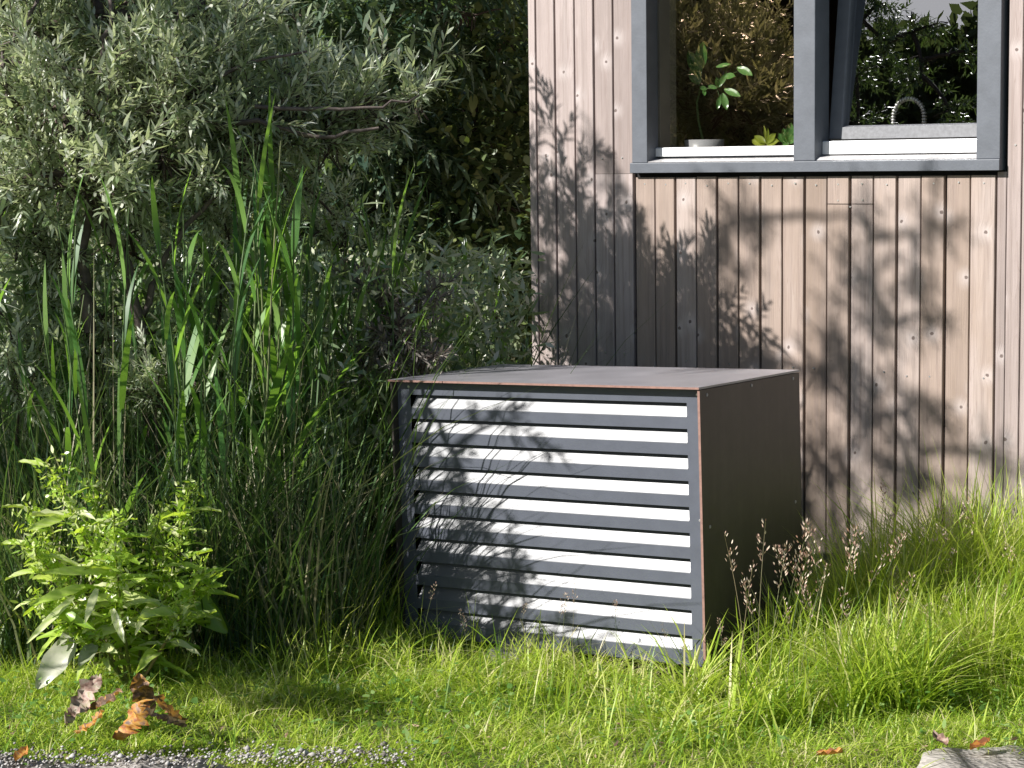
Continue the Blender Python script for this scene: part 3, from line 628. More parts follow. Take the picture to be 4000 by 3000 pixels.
# lower shoots of buckthorn between the reeds
for nm, pts, lab, mt in [('sea_buckthorn', [(60, 1450, 6.9, .16, 7), (130, 1560, 6.9, .1, 4), (30, 1250, 7, .12, 4)], 'low silvery buckthorn shoots at the left edge among the reeds', 'buck'),
        ('sea_buckthorn', [(620, 1470, 6.9, .10, 4), (560, 1560, 6.9, .1, 3), (780, 1440, 7.0, .08, 2)], 'small pale buckthorn shoot halfway down between the reed stems', 'buck'),
        ('dry_shrub', [(1500, 1080, 7.3, .09, 5), (1530, 1250, 7.2, .10, 6), (1620, 1390, 7.1, .10, 7), (1480, 1400, 7.2, .08, 4), (1640, 1150, 7.3, .06, 3)], 'dry greyish twiggy shrub behind the left corner of the louvred unit cover', 'grey_twigs'),
        ('sea_buckthorn', [(400, 1250, 7.1, .16, 5), (1000, 1300, 7.2, .14, 4), (250, 1050, 7.1, .2, 6), (850, 1000, 7.3, .18, 5)], 'shaded sparse buckthorn shoots in the middle of the reed thicket', 'buck'),
        ('sea_buckthorn', [(160, 1150, 7.3, .18, 10), (420, 950, 7.4, .16, 8), (700, 1150, 7.3, .16, 8), (300, 1380, 7.3, .14, 7), (900, 1480, 7.3, .13, 6), (1150, 1500, 7.4, .10, 4), (60, 950, 7.2, .15, 7), (500, 800, 7.2, .18, 10), (850, 800, 7.3, .17, 9), (1150, 700, 7.5, .16, 9), (250, 900, 7.1, .14, 7), (1350, 900, 7.6, .16, 8)], 'greyish buckthorn shoots spread behind the front reeds at mid height', 'buck')]:
    b0 = A(pts[0][0], 2100, pts[0][2]+.1); b0[2] = 0
    shrub(nm, lab, 'shrub', b0, [(*(A(pts[0][0], pts[0][1]+350, pts[0][2]+.05)-b0), .01)], [(A(a, b_, c), r, k_) for a, b_, c, r, k_ in pts], buckp, M[mt], wood_r=.007, up=.3, size=(.6, .9))

# dark trees and shrubs behind
def bgtree(lab, pts, protos, mt, d0, r0=.03, size=(.9, 1.4), cat='tree', name='willow_tree', prof=LANCE, trunkpx=None):
    tx = trunkpx or pts[0][0]; b0 = A(tx, 1700, d0); b0[2] = 0
    shrub(name, lab, cat, b0, [(*(A(tx+40, 900, d0)-b0), r0), (*(A(tx-60, 1000, d0+.1)-b0), r0*.8)], [(A(a, b_, c), r, k_) for a, b_, c, r, k_ in pts], protos, M[mt], wood_r=r0*.5, up=.25, size=size, prof=prof, group='dark trees behind the thicket', twigs=False, crownname='crown', droop=.3)
bgtree('dark bluish willow in the gap left of the house corner', [(1150, 60, 9.2, .32, 22), (1450, 80, 9.4, .34, 24), (1500, 420, 9.6, .36, 26), (1250, 560, 9.5, .36, 20), (900, 60, 9.3, .35, 20), (1500, 800, 9.6, .36, 22), (1850, 60, 9.3, .3, 18), (1650, -250, 9.4, .5, 26), (1150, -300, 9.4, .5, 22)], willp, 'willow', 9.9, .045, trunkpx=1720)
bgtree('dense dark broadleaf shrub directly beside the house corner', [(1850, 450, 9.7, .34, 24), (1980, 150, 9.8, .34, 22), (1750, 700, 9.8, .36, 26), (1950, 800, 9.7, .34, 22), (1800, 1050, 9.6, .36, 20), (1950, 1250, 9.4, .3, 14)], broadp, 'hedge', 9.9, .03, name='broadleaf_shrub', cat='shrub', prof=[.4, 1, .8, 0], trunkpx=1900)
bgtree('shaded willow bush behind the reeds in the middle', [(1200, 950, 9.3, .4, 24), (900, 900, 9.4, .4, 20), (1350, 1200, 9.2, .4, 22), (1600, 1300, 9.1, .35, 16), (1000, 1300, 9.2, .4, 18), (600, 1200, 9.2, .4, 16)], willp, 'willow', 9.5, .03, name='willow_bush', cat='shrub')
bgtree('dark bush behind the sea buckthorn at the far left', [(200, 300, 9.6, .5, 26), (200, 900, 9.4, .5, 26), (600, 600, 9.5, .5, 26), (-100, 600, 9.5, .5, 20), (250, 1450, 9.2, .45, 18), (500, 0, 9.5, .5, 22), (700, 1550, 9.2, .4, 12)], broadp, 'hedge', 9.6, .03, name='broadleaf_shrub', cat='shrub', prof=[.4, 1, .8, 0])

# big trees: one mesh family, copies behind the thicket and across the garden (seen mirrored in the panes)
def bigtree_mesh(h, w, nl, seed):
    g = np.random.default_rng(seed); cl = 46
    c = g.normal(size=(cl, 3)); c = c/np.linalg.norm(c, axis=1)[:, None]*g.uniform(.3, 1, (cl, 1))**.5; c = c*np.array([w, w, h*.42])+np.array([0, 0, h*.56])
    idx = g.integers(cl, size=nl); u = g.normal(size=(nl, 3)); u /= np.linalg.norm(u, axis=1)[:, None]
    rr = w*g.uniform(.20, .36, cl)
    P = c[idx]+u*(rr[idx]*g.uniform(.3, 1, nl)**.5)[:, None]*np.array([1, 1, .75]); P[:, 2] = np.maximum(P[:, 2], .05)
    D = unit(u+g.normal(0, .6, (nl, 3))); S = unit(np.cross(D, g.normal(size=(nl, 3))))
    F = Foliage(); F.add(*ribbons(P, D, S, g.uniform(.10, .19, nl), g.uniform(.06, .10, nl), g.normal(0, .1, (nl, 3)), [.4, 1, 0], g.random(nl)))
    wd = MB(); tk = limb(wd, (0, 0, -.1), (.2, .1, h*.55), .16, .09, 0, 8, 9)
    for q in c[:26]: limb(wd, tk[g.integers(2, 8)], q, .05, .012, .1, 6, 5)
    return F.mesh('crown', M['far']), mesh_np('trunk', wd.v, [f for f in wd.f if len(f) == 4], [], M['bark'], smooth=True)
bt = [bigtree_mesh(6.2, 2.1, 26000, 3), bigtree_mesh(5.0, 2.2, 24000, 4)]
def bigtree(x, y, s, k, rz, lab, grp):
    e = empty('garden_tree', (x, y, 0), rz, lab, 'tree', grp); e.scale = (s, s, s)
    link('trunk', bt[k][1], e); link('crown', bt[k][0], e)
for x, y, s, k, rz, lab in [(-7.5, 5.5, 1, 0, .3, 'tall dark tree far behind the thicket, leftmost'), (-4.2, 5.2, .95, 1, 1.3, 'tall dark tree far behind the thicket, next to the house side'), (-10.5, 4.5, 1.1, 1, 2.3, 'tall dark tree beyond the left edge of the thicket'), (-2.2, 7.5, 1.1, 0, 4.3, 'tall dark tree hidden behind the house'), (-6, 9, 1.2, 1, 5.3, 'tall dark tree in the second row behind the thicket')]:
    bigtree(x, y, s, k, rz, lab, 'tall trees behind the thicket')
for i, (x, y) in enumerate([(-9.5, 3.2), (-7.0, 3.4), (-5.0, 2.9), (-3.3, 3.1), (-1.9, 3.3), (-6.0, 4.3), (-4.0, 4.2), (-8.4, 4.6)]):
    bigtree(x, y, .52, i % 2, i*1.7, 'bushy low dark tree closing the view behind the thicket', 'low trees behind the thicket')
for x, y, s, k, rz, lab in [(-7.2, -12.0, 1.05, 0, .8, 'tree across the garden mirrored in the left window pane'), (-9.8, -14.0, 1.28, 1, 2.1, 'tree across the garden mirrored darkly between the panes'), (-12.8, -13.5, 1.2, 0, 3.9, 'taller tree across the garden mirrored in the right pane'), (-15.8, -12, 1.0, 1, .1, 'tree across the garden at the end of the row'), (-5.6, -13.5, 1.32, 1, 5.1, 'tree across the garden nearest the path'), (-11.5, -18.5, 1.25, 0, 1.1, 'tree of the back row across the garden'), (-9.0, -12.3, .62, 1, 4.1, 'low bushy tree across the garden')]:
    bigtree(x, y, s, k, rz, lab, 'trees across the garden')

# young tree out on the lawn to the left: its twigs throw the soft shadows on the boards
tb = np.array([-3.1, -4.3, 0])
blobs = []
for (wx, wz, r, c, t) in [(-.42, 1.05, .10, 4, 4.9), (-.25, 1.25, .14, 6, 5.0), (-.30, .85, .18, 9, 4.9), (-.08, .90, .18, 9, 5.0), (-.08, 1.25, .15, 7, 5.2), (-.10, 1.50, .10, 3, 5.2), (.12, 1.0, .16, 7, 5.1), (.12, .75, .18, 8, 5.0),
        (.38, 1.25, .11, 5, 5.3), (.52, 1.36, .10, 5, 5.4), (.28, 1.12, .1, 4, 5.2), (.34, .82, .14, 5, 5.2), (.58, .80, .13, 5, 5.2), (.60, .60, .15, 6, 5.1), (.84, .78, .13, 5, 5.3),
        (1.02, 1.36, .06, 2, 5.6), (1.03, 1.15, .10, 4, 5.5), (1.10, .98, .09, 4, 5.5), (1.30, 1.33, .07, 3, 5.6), (1.22, 1.18, .07, 2, 5.6), (.95, .85, .13, 6, 5.4), (1.30, 1.02, .06, 2, 5.5), (.90, 1.12, .04, 1, 5.5),
        (1.02, .62, .15, 6, 5.4), (1.25, .70, .10, 4, 5.4), (1.25, .45, .16, 7, 5.3), (.85, .45, .2, 9, 5.3), (.4, .45, .2, 8, 5.2), (1.5, .55, .10, 3, 5.4), (1.45, .25, .15, 5, 5.3), (.9, .2, .2, 7, 5.3)]:
    blobs.append((np.array([wx, 0, wz])+SUN*t*.82, r*.92, max(1, int(c*1.0))))
shrub('young_willow', 'young willow standing left of the lawn, outside the picture, shading the boards', 'tree', tb, [(.7, .5, 2.8, .05), (1.1, .3, 2.6, .035)], blobs, willp, M['willow'], wood_r=.016, up=.2, size=(.45, .7), twigs=True, crownname='crown')

# shrub added out of view, its foliage laid out to shade the thicket foot and box
blobs = []
for px, py, d in [(150, 1500, 7.2), (450, 1600, 7.2), (300, 1850, 7.1), (650, 1800, 7.2), (700, 2050, 7.2), (850, 1600, 7.3), (950, 1900, 7.3), (1150, 1700, 7.5), (1250, 1950, 7.5), (500, 2100, 7.4), (1450, 1750, 7.6), (100, 1900, 7.4)]:
    t = 2.6 if px < 700 else 2.9
    blobs.append((A(px, py, d)+SUN*t, .24, 26))
for bx_, bz_, c in [(.10, .80, 1), (.22, .62, 2), (.08, .5, 2), (.26, .45, 2), (.14, .3, 4), (.22, .12, 5), (.38, .08, 4), (.42, .28, 2), (.10, .1, 4), (.02, .75, 2), (.40, .84, 1), (.55, .1, 1)]:
    blobs.append((np.array([.18+bx_, -1.62, bz_])+SUN*2.15, .10, c))
sb = np.array([-2.3, -3.3, 0])
for gx_, gy_ in ():
    pass
shrub('sea_buckthorn', 'added sea buckthorn bush out of view, shaped to shade the thicket foot and the box', 'shrub', sb, [(.3, .1, 1.0, .03), (-.2, .2, 1.1, .03)], blobs, buckp, M['buck'], wood_r=.012, up=.5, size=(.7, 1.0))

blobs = [(at(px, py, 'Z', .08)+SUN*1.9, .10, c) for px, py, c in [(820, 2660, 5), (980, 2690, 6), (1120, 2660, 5), (1260, 2690, 6), (1020, 2600, 4), (1330, 2650, 3), (880, 2580, 4), (1180, 2590, 3)]]  # added foliage out of view, set to shade the lawn by the dock
shrub('lawn_shade_shrub', 'added unseen sapling that shades the lawn beside the dock plant', 'shrub', np.array([-.95, -3.75, 0]), [(.1, 0, .6, .012), (.2, -.1, .5, .01)], blobs, buckp, M['buck'], wood_r=.006, up=.4, size=(.5, .7))

# ------------------------------------------------------------ reeds
def reed_proto(h, nb, dead=0):
    parts = []
    lean = rng.normal(0, .05, 2)
    pts = np.array([[lean[0]*(z/h)**2*h, lean[1]*(z/h)**2*h, z] for z in np.linspace(-.03, h*.9, 8)])
    s = MB(); s.tube([Vector(p_) for p_ in pts], list(np.linspace(.0045, .002, 8)), 5)
    me = mesh_np('stem', s.v, [f for f in s.f if len(f) == 4], [], M['stalk'], np.full(len(s.v), rng.uniform(.1, .6)), smooth=True); parts.append(('stem', me))
    a = rng.uniform(0, 6.28)
    for i in range(nb):
        u = .30+.66*i/nb; j = u*7; k_ = int(j); p_ = pts[k_]+(pts[min(7, k_+1)]-pts[k_])*(j-k_)
        a += math.pi+rng.normal(0, .45); el = R(rng.uniform(58, 78)) if i < nb-2 else R(rng.uniform(76, 87))
        D = np.array([[math.cos(a)*math.cos(el), math.sin(a)*math.cos(el), math.sin(el)]]); S = unit(np.cross(D, [[0, 0, 1.]]))
        L = np.array([h*rng.uniform(.20, .30)*(1-.25*abs(u-.6))]); W = np.array([rng.uniform(.011, .025)])
        B = np.array([[math.cos(a)*.18, math.sin(a)*.18, -rng.uniform(.05, .5)]])
        V, q, t, rr = ribbons(p_[None], D, S, L, W, B, [.5, .9, 1, .95, .85, .65, .4, 0], np.array([rng.uniform(.1, .9)]))
        parts.append(('leaf', mesh_np('leaf', V, q, t, M['reed'], rr, smooth=True)))
    return parts
rp = [reed_proto(rng.uniform(1.15, 1.6), int(rng.integers(5, 8))) for _ in range(10)]
def reed(x, y, k, s, rz, lab, grp):
    e = empty('reed', (x, y, gz(x, y)), rz, lab, 'reed', grp); e.scale = (s, s, s); e.rotation_euler = (rng.normal(0, .05), rng.normal(0, .05), rz)
    for nm, me in rp[k]: link(nm, me, e)
def reeds(n_, pxr, dr, sr, lab, grp):
    for i in range(n_):
        px = rng.uniform(*pxr); d = rng.uniform(*dr); p_ = A(px, 2300, d); reed(p_[0], p_[1], int(rng.integers(10)), rng.uniform(*sr), rng.uniform(0, 6.28), lab, grp)
reeds(18, (920, 1180), (6.8, 7.4), (.95, 1.36), 'fresh green reed in the upright tuft left of the box', 'reeds in the tall central tuft')
reeds(22, (1180, 1580), (6.95, 7.7), (.85, 1.32), 'green reed standing just behind and left of the box', 'reeds left of the unit cover')
reeds(26, (250, 900), (6.5, 7.3), (.8, 1.25), 'green reed under the arching sea buckthorn', 'reeds under the sea buckthorn')
reeds(16, (-60, 280), (6.6, 7.4), (.8, 1.2), 'green reed at the left edge of the picture', 'reeds at the left edge')
reeds(20, (1600, 2040), (8.0, 9.0), (.75, 1.05), 'shaded reed beside the house corner', 'reeds beside the house corner')
reeds(36, (0, 1600), (7.6, 8.6), (.9, 1.25), 'shaded reed deep inside the thicket', 'reeds deep in the thicket')
reed(*(at(2120, 1480, 'Y', -.35)[:2]), 2, .78, 1.1, 'single reed leaf standing before the boards behind the box', None)
reed(*(at(2010, 1480, 'Y', -.30)[:2]), 5, .62, 2.1, 'short reed leaning across the lower house corner', None)
reed(*(at(4010, 2350, 'Y', -.60)[:2]), 4, .45, .6, 'short reed like grass plant at the right edge before the boards', None)

# thicket grass and dead stems (colour darkened for the thicket's shade, uncountable)
def blades(n_, P, h, w, lean, prof=BLADE, droop=(.05, .5), rn=None):
    a = rng.uniform(0, 6.28, n_); tl = np.abs(rng.normal(0, lean, n_)); D = unit(np.stack([np.cos(a)*tl, np.sin(a)*tl, np.ones(n_)], -1))
    b = a+rng.normal(0, .5, n_); S = np.stack([-np.sin(a+rng.normal(0, .6, n_)), np.cos(a), 0*a], -1); S = unit(S)
    dr = rng.uniform(*droop, n_); B = np.stack([np.cos(b)*dr, np.sin(b)*dr, -dr*.55], -1)
    return ribbons(P, D, S, h, w, B, prof, rng.random(n_) if rn is None else rn)
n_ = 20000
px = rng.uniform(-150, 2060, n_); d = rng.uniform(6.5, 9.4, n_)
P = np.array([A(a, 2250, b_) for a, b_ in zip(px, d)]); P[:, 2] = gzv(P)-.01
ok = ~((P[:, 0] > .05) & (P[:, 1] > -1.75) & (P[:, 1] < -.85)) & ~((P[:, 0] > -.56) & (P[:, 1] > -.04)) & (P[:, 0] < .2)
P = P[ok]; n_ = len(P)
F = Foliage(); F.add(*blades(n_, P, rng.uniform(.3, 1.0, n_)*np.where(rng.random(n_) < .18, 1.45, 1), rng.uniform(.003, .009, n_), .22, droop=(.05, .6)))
tag(link('thicket_grass', F.mesh('thicket_grass', M['under'])), 'tangled grass and stems coloured dark for the shaded thicket', 'grass', kind='stuff')
n_ = 8000   # small leaves of undergrowth
px = rng.uniform(-150, 2050, n_); py = rng.uniform(1000, 2350, n_); d = rng.uniform(7.0, 8.8, n_); P = np.array([at(a, c_, 'D', b_) for a, c_, b_ in zip(px, py, d)])
ok = (P[:, 2] > .03) & (P[:, 2] < 1.3) & ~((P[:, 0] > -.02) & (P[:, 1] > -1.75) & (P[:, 1] < -.85)) & ~((P[:, 0] > -.58) & (P[:, 1] > -.08)); P = P[ok]
k = len(P); P = np.repeat(P, 4, 0)+rng.normal(0, .035, (k*4, 3)); n_ = len(P); D = unit(rng.normal(size=(n_, 3))+np.array([0, 0, .3]))
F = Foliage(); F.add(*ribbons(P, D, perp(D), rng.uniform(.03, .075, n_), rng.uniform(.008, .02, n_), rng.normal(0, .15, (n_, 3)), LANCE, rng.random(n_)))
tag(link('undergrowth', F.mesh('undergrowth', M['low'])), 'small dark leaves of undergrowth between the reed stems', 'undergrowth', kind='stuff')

# ------------------------------------------------------------ lawn
def in_box(P): return (P[:, 0] > .16) & (P[:, 0] < 1.34) & (P[:, 1] > -1.60) & (P[:, 1] < -.9)
def lawn(n_, hfun, wr, mt, name, label, xr=(-1.6, 4.2), yr=(-4.6, -.06), lean=.45, prof=GR, droop=(.1, .7), keep=None, rn=None):
    P = np.stack([rng.uniform(*xr, n_), rng.uniform(*yr, n_), np.zeros(n_)], -1); pr = proj(P)
    ok = (pr[:, 0] > -250) & (pr[:, 0] < 4250) & (pr[:, 1] < 3200) & ~in_box(P)
    pdist = path_dist(P)
    al = (P-PA)@pd/np.linalg.norm(PB-PA)
    ok &= (pdist < .03+.30/(1+np.exp(-(al-.30)/.03))/(1+np.exp((al-.785)/.006))+.06*np.sin(al*60)*np.sin(al*23)+.05*(al<.3))
    nse = np.sin(P[:, 0]*7.3+P[:, 1]*3.1)*np.sin(P[:, 1]*8.9-P[:, 0]*2.7)+.5*np.sin(P[:, 0]*17+1)*np.sin(P[:, 1]*19+2)
    if keep is not None: ok &= keep(P, pr, nse)
    P = P[ok]; pr = pr[ok]; nse = nse[ok]; P[:, 2] = gzv(P)-.004; n2 = len(P)
    h = hfun(P, pr, nse)
    F = Foliage(); rr = np.clip(rng.normal(.42, .25, n2)+.15*nse, 0, 1) if rn is None else rng.uniform(*rn, n2)
    F.add(*blades(n2, P, h, rng.uniform(*wr, n2), lean, prof, droop, rr)); print(name, n2)
    return tag(link(name, F.mesh(name, mt)), label, 'grass', kind='stuff')
def thicket(P, pr): return (pr[:, 0] < 1500) & (pr[:, 1] < 2420)
def h_short(P, pr, s):
    pdv = -path_dist(P); base = np.clip(.038+.04*pdv, .034, .070)*np.where(rng.random(len(P)) < .06, 2.1, 1); return base*rng.uniform(.55, 1.35, len(P))*(1+.35*np.clip(s, -.8, 1.2))
lawn(360000, h_short, (.0026, .0055), M['grass'], 'lawn_grass', 'short sunlit yellow green lawn grass along the front', lean=.95, droop=(.1, 1.1), keep=lambda P, pr, s: ~thicket(P, pr) & (rng.random(len(P)) < np.clip(1.1-1.2*path_dist(P), .6, 1)*np.clip(.95+.3*s, .5, 1)))
def tallmask(P, pr, s): return (P[:, 0] > 1.38) & (-path_dist(P) > .55) & (rng.random(len(P)) < .25+.75*np.clip((-path_dist(P)-.5)/.8, 0, 1))
lawn(80000, lambda P, pr, s: rng.uniform(.14, .60, len(P))*np.clip((-path_dist(P)-.2)/1.2, .35, 1)*(1+.25*s), (.003, .006), M['grass'], 'tall_grass', 'tall bright green grass growing between the box and the right edge', xr=(1.3, 3.3), yr=(-2.4, -.05), lean=.42, prof=BLADE, droop=(.05, .75), keep=tallmask)
lawn(30000, lambda P, pr, s: rng.uniform(.05, .12, len(P)), (.003, .006), M['grass'], 'rough_grass', 'shaggy fringe of grass hanging over the path edge', lean=1.1, prof=BLADE, droop=(.3, 1.3), keep=lambda P, pr, s: (path_dist(P) > -.28) & (rng.random(len(P)) < .8))
lawn(9000, lambda P, pr, s: rng.uniform(.08, .20, len(P)), (.0035, .007), M['grass'], 'rough_grass', 'tangled pale tufts along the foot of the louvred front', xr=(.1, 1.6), yr=(-2.05, -1.62), lean=.8, prof=BLADE, droop=(.2, 1.1), keep=lambda P, pr, s: (s > -.15) & (rng.random(len(P)) < .28), rn=(.4, 1))
def clump(P, pr, s): return (rng.random(len(P)) < .10+.9*(np.sin(P[:, 0]*4.1+P[:, 1]*5.3)*np.sin(P[:, 1]*3.7-P[:, 0]*6.1+1) > .25)) & (-path_dist(P) > .10)
lawn(60000, lambda P, pr, s: rng.uniform(.06, .17, len(P))*np.clip(.5-path_dist(P), .5, 1), (.003, .0065), M['grass'], 'rough_grass', 'uneven tangled longer tufts standing out of the lawn', lean=.8, prof=BLADE, droop=(.2, 1.2), keep=lambda P, pr, s: clump(P, pr, s) & ~thicket(P, pr) & (rng.random(len(P)) < .5))
lawn(26000, lambda P, pr, s: rng.uniform(.16, .40, len(P)), (.004, .009), M['grass'], 'tall_grass', 'coarse bright clumps of grass coming forward beside the box', xr=(1.38, 3.0), yr=(-2.1, -.4), lean=.3, prof=BLADE, droop=(.1, .9), keep=lambda P, pr, s: (np.sin(P[:, 0]*9+P[:, 1]*4)*np.sin(P[:, 1]*8-P[:, 0]*5) > .15) & (-path_dist(P) > .35))
lawn(14000, lambda P, pr, s: rng.uniform(.08, .26, len(P)), (.003, .006), M['grass'], 'rough_grass', 'longer loose grass blades around the foot of the box', xr=(-1.4, 1.9), yr=(-2.6, -1.2), lean=.35, prof=BLADE, droop=(.05, .7), keep=lambda P, pr, s: (P[:, 1] > -2.15+.25*s) & (P[:, 0] > -.9) & (rng.random(len(P)) < np.where(P[:, 0] > .35, .16, .42)))
lawn(9000, lambda P, pr, s: rng.uniform(.15, .42, len(P)), (.003, .0065), M['grass'], 'rough_grass', 'half shaded longer grass between the dock plant and the box', xr=(-1.2, .6), yr=(-3.2, -1.5), lean=.3, prof=BLADE, droop=(.05, .7), keep=lambda P, pr, s: (pr[:, 1] < 2600) & (pr[:, 1] > 2250) & (P[:, 0] < .2))
lawn(16000, lambda P, pr, s: rng.uniform(.02, .05, len(P)), (.002, .004), M['seed'], 'dead_grass', 'dry straw coloured bits in the lawn', lean=1.6, keep=lambda P, pr, s: ~thicket(P, pr), rn=(0, 1))

def scatter(n_, name, mt, label, sz, keep, asp=.8, up=.6, hh=(.02, .09), cluster=4, group=None, xr=(-1.6, 3.6), yr=(-4.2, -.2)):
    P = np.stack([rng.uniform(*xr, n_), rng.uniform(*yr, n_), np.zeros(n_)], -1); pr = proj(P)
    ok = (pr[:, 0] > -200) & (pr[:, 0] < 4200) & (pr[:, 1] < 3150) & ~in_box(P) & (path_dist(P) < .05) & keep(P, pr); P = P[ok]
    P = np.repeat(P, cluster, 0); n2 = len(P); P[:, :2] += rng.normal(0, .03, (n2, 2)); P[:, 2] = gzv(P)+rng.uniform(*hh, n2)
    D = unit(np.concatenate([rng.normal(size=(n2, 2)), rng.uniform(-.2, up, (n2, 1))], 1)); S = unit(np.cross(D, np.array([[0, 0, 1.]])+rng.normal(0, .3, (n2, 3))))
    L = rng.uniform(*sz, n2); F = Foliage(); F.add(*ribbons(P, D, S, L, L*asp*rng.uniform(.7, 1.2, n2), rng.normal(0, .2, (n2, 3)), [.3, 1, .8, 0], rng.random(n2)))
    return tag(link(name, F.mesh(name, mt)), label, 'ground cover', kind='stuff')
scatter(2600, 'clover', M['weedleaf'], 'low clover and small round weed leaves in the lawn', (.010, .024), lambda P, pr: ~thicket(P, pr) & (np.sin(P[:, 0]*5+1)*np.sin(P[:, 1]*6) > .0))
scatter(420, 'broadleaf_weeds', M['weedleaf'], 'broader weed leaves and seedlings between the grass', (.018, .040), lambda P, pr: ~thicket(P, pr), asp=.36, up=.8, hh=(.01, .06), cluster=6)
scatter(1500, 'leaf_litter', M['litter'], 'brown leaf litter and twigs at the lawn edge', (.008, .030), lambda P, pr: (path_dist(P) > -.35) | (rng.random(len(P)) < .15), asp=.35, up=.2, hh=(.004, .03), cluster=2)

# individual upright grass stalks with seed heads
def stalk_proto(h, hl, dens):
    lean = rng.normal(0, .12, 2); pts = np.array([[lean[0]*t*t*h, lean[1]*t*t*h, t*h] for t in np.linspace(0, 1, 9)])
    s = MB(); s.tube([Vector(p_) for p_ in pts], list(np.linspace(.0018, .0007, 9)), 4)
    st = mesh_np('stem', s.v, [f for f in s.f if len(f) == 4], [], M['stalk'], np.full(len(s.v), rng.uniform(.3, .95)))
    tt = rng.uniform(1-hl/h, 1, dens); P = np.stack([lean[0]*tt*tt*h, lean[1]*tt*tt*h, tt*h], -1)
    wdt = hl*.22*np.sin(np.pi*np.clip((1-tt)/(hl/h), .08, 1))**.7; a = rng.uniform(0, 6.28, dens); r_ = wdt*rng.uniform(.2, 1, dens)
    P = P+np.stack([np.cos(a)*r_, np.sin(a)*r_, r_*.8], -1); D = unit(np.stack([np.cos(a)*.6, np.sin(a)*.6, np.ones(dens)], -1))
    V, q, t, rr = ribbons(P, D, perp(D), rng.uniform(.009, .017, dens), rng.uniform(.0035, .006, dens), np.zeros((dens, 3)), LANCE, rng.random(dens))
    return [('stem', st), ('seed_head', mesh_np('seed_head', V, q, t, M['seed'], rr))]
sp_ = [stalk_proto(rng.uniform(.45, .75), rng.uniform(.10, .17), int(rng.integers(26, 70))) for _ in range(8)]
def stalk(px, tip, Y, lab, grp, k=None):
    k = int(rng.integers(8)) if k is None else k
    me = sp_[k][0][1]; h0 = max(v.co.z for v in me.vertices); T_ = at(px, tip, 'Y', Y); s = (T_[2]-gz(T_[0], Y))/h0
    e = empty('seeding_grass_stalk', (T_[0], Y, gz(T_[0], Y)), rng.uniform(0, 6.28), lab, 'grass stalk', grp); e.scale = (min(1, s), min(1, s), s)
    for nm, me in sp_[k]: link(nm, me, e)
for px, tip, Y in [(2920, 2080, -1.72), (2955, 2055, -1.70), (3030, 2060, -1.68), (3000, 2150, -1.75), (2885, 2190, -1.78), (3070, 2170, -1.7), (2975, 2260, -1.74), (3110, 2330, -1.7), (2835, 2440, -1.75)]:
    stalk(px, tip, Y, 'pinkish seed head rising before the dark side of the box', 'seeding stalks before the box side')
for px, tip, Y in [(3120, 2230, -1.6), (3270, 2070, -1.5), (3360, 2080, -1.45), (3440, 2250, -1.4), (3170, 2120, -1.6), (3240, 2030, -1.55), (3290, 2180, -1.5), (3200, 2300, -1.6), (3330, 2290, -1.5), (3400, 2170, -1.4)]:
    stalk(px, tip, Y, 'brownish seed head in the grass just right of the box', 'seeding stalks right of the box')
for px, tip, Y in [(3480, 1920, -.7), (3520, 2200, -.9), (3600, 1950, -.6), (3560, 2020, -.7), (3690, 2050, -.7), (3760, 2020, -.6), (3660, 2150, -.8), (3790, 1970, -.5), (3840, 2240, -.8), (3740, 2330, -1), (3600, 2360, -1.1), (3900, 2300, -.9), (3680, 2460, -1.2), (3960, 2120, -.6)]:
    stalk(px, tip, Y, 'pale seed head in the tall grass before the house boards', 'seeding stalks before the boards')
for px, tip, Y in [(1640, 2260, -1.95), (1830, 2395, -1.9), (2190, 2310, -1.75), (2230, 2290, -1.72), (2410, 2330, -1.7), (2620, 2440, -1.68), (2790, 2500, -1.62), (2010, 2370, -1.85), (2150, 2370, -1.8)]:
    stalk(px, tip, Y, 'thin grass stalk standing before the louvred front', 'thin stalks before the louvres')

# ------------------------------------------------------------ dock plant
dk0 = at(520, 2690, 'Z', 0); dk = empty('dock_plant', tuple(dk0), 0, 'big bright green dock plant with rusty withered lower leaves at the lawn edge', 'plant')
dk0v = Vector(dk0); dd = float(proj(dk0)[0, 2])
def DL(px, py, dz=0): return Vector(at(px, py, 'D', dd+dz))-dk0v
dprof = lambda t: (math.sin(math.pi*min(1, t*.93+.05))**.6)*(1-.35*t)
stems = [((500, 2690), (440, 2300), (330, 2080), (180, 1800), -.1), ((520, 2700), (460, 2350), (430, 2150), (360, 1880), .05), ((530, 2700), (560, 2400), (600, 2200), (650, 1990), .1), ((540, 2690), (640, 2400), (690, 2150), (740, 1890), 0.), ((500, 2690), (380, 2450), (230, 2250), (90, 2120), -.1), ((500, 2700), (400, 2500), (260, 2400), (130, 2340), -.15), ((515, 2700), (480, 2400), (450, 2250), (445, 2010), -.2), ((530, 2700), (650, 2500), (760, 2330), (800, 2220), -.1), ((510, 2700), (300, 2350), (180, 2150), (110, 1980), .1)]
LM = {}
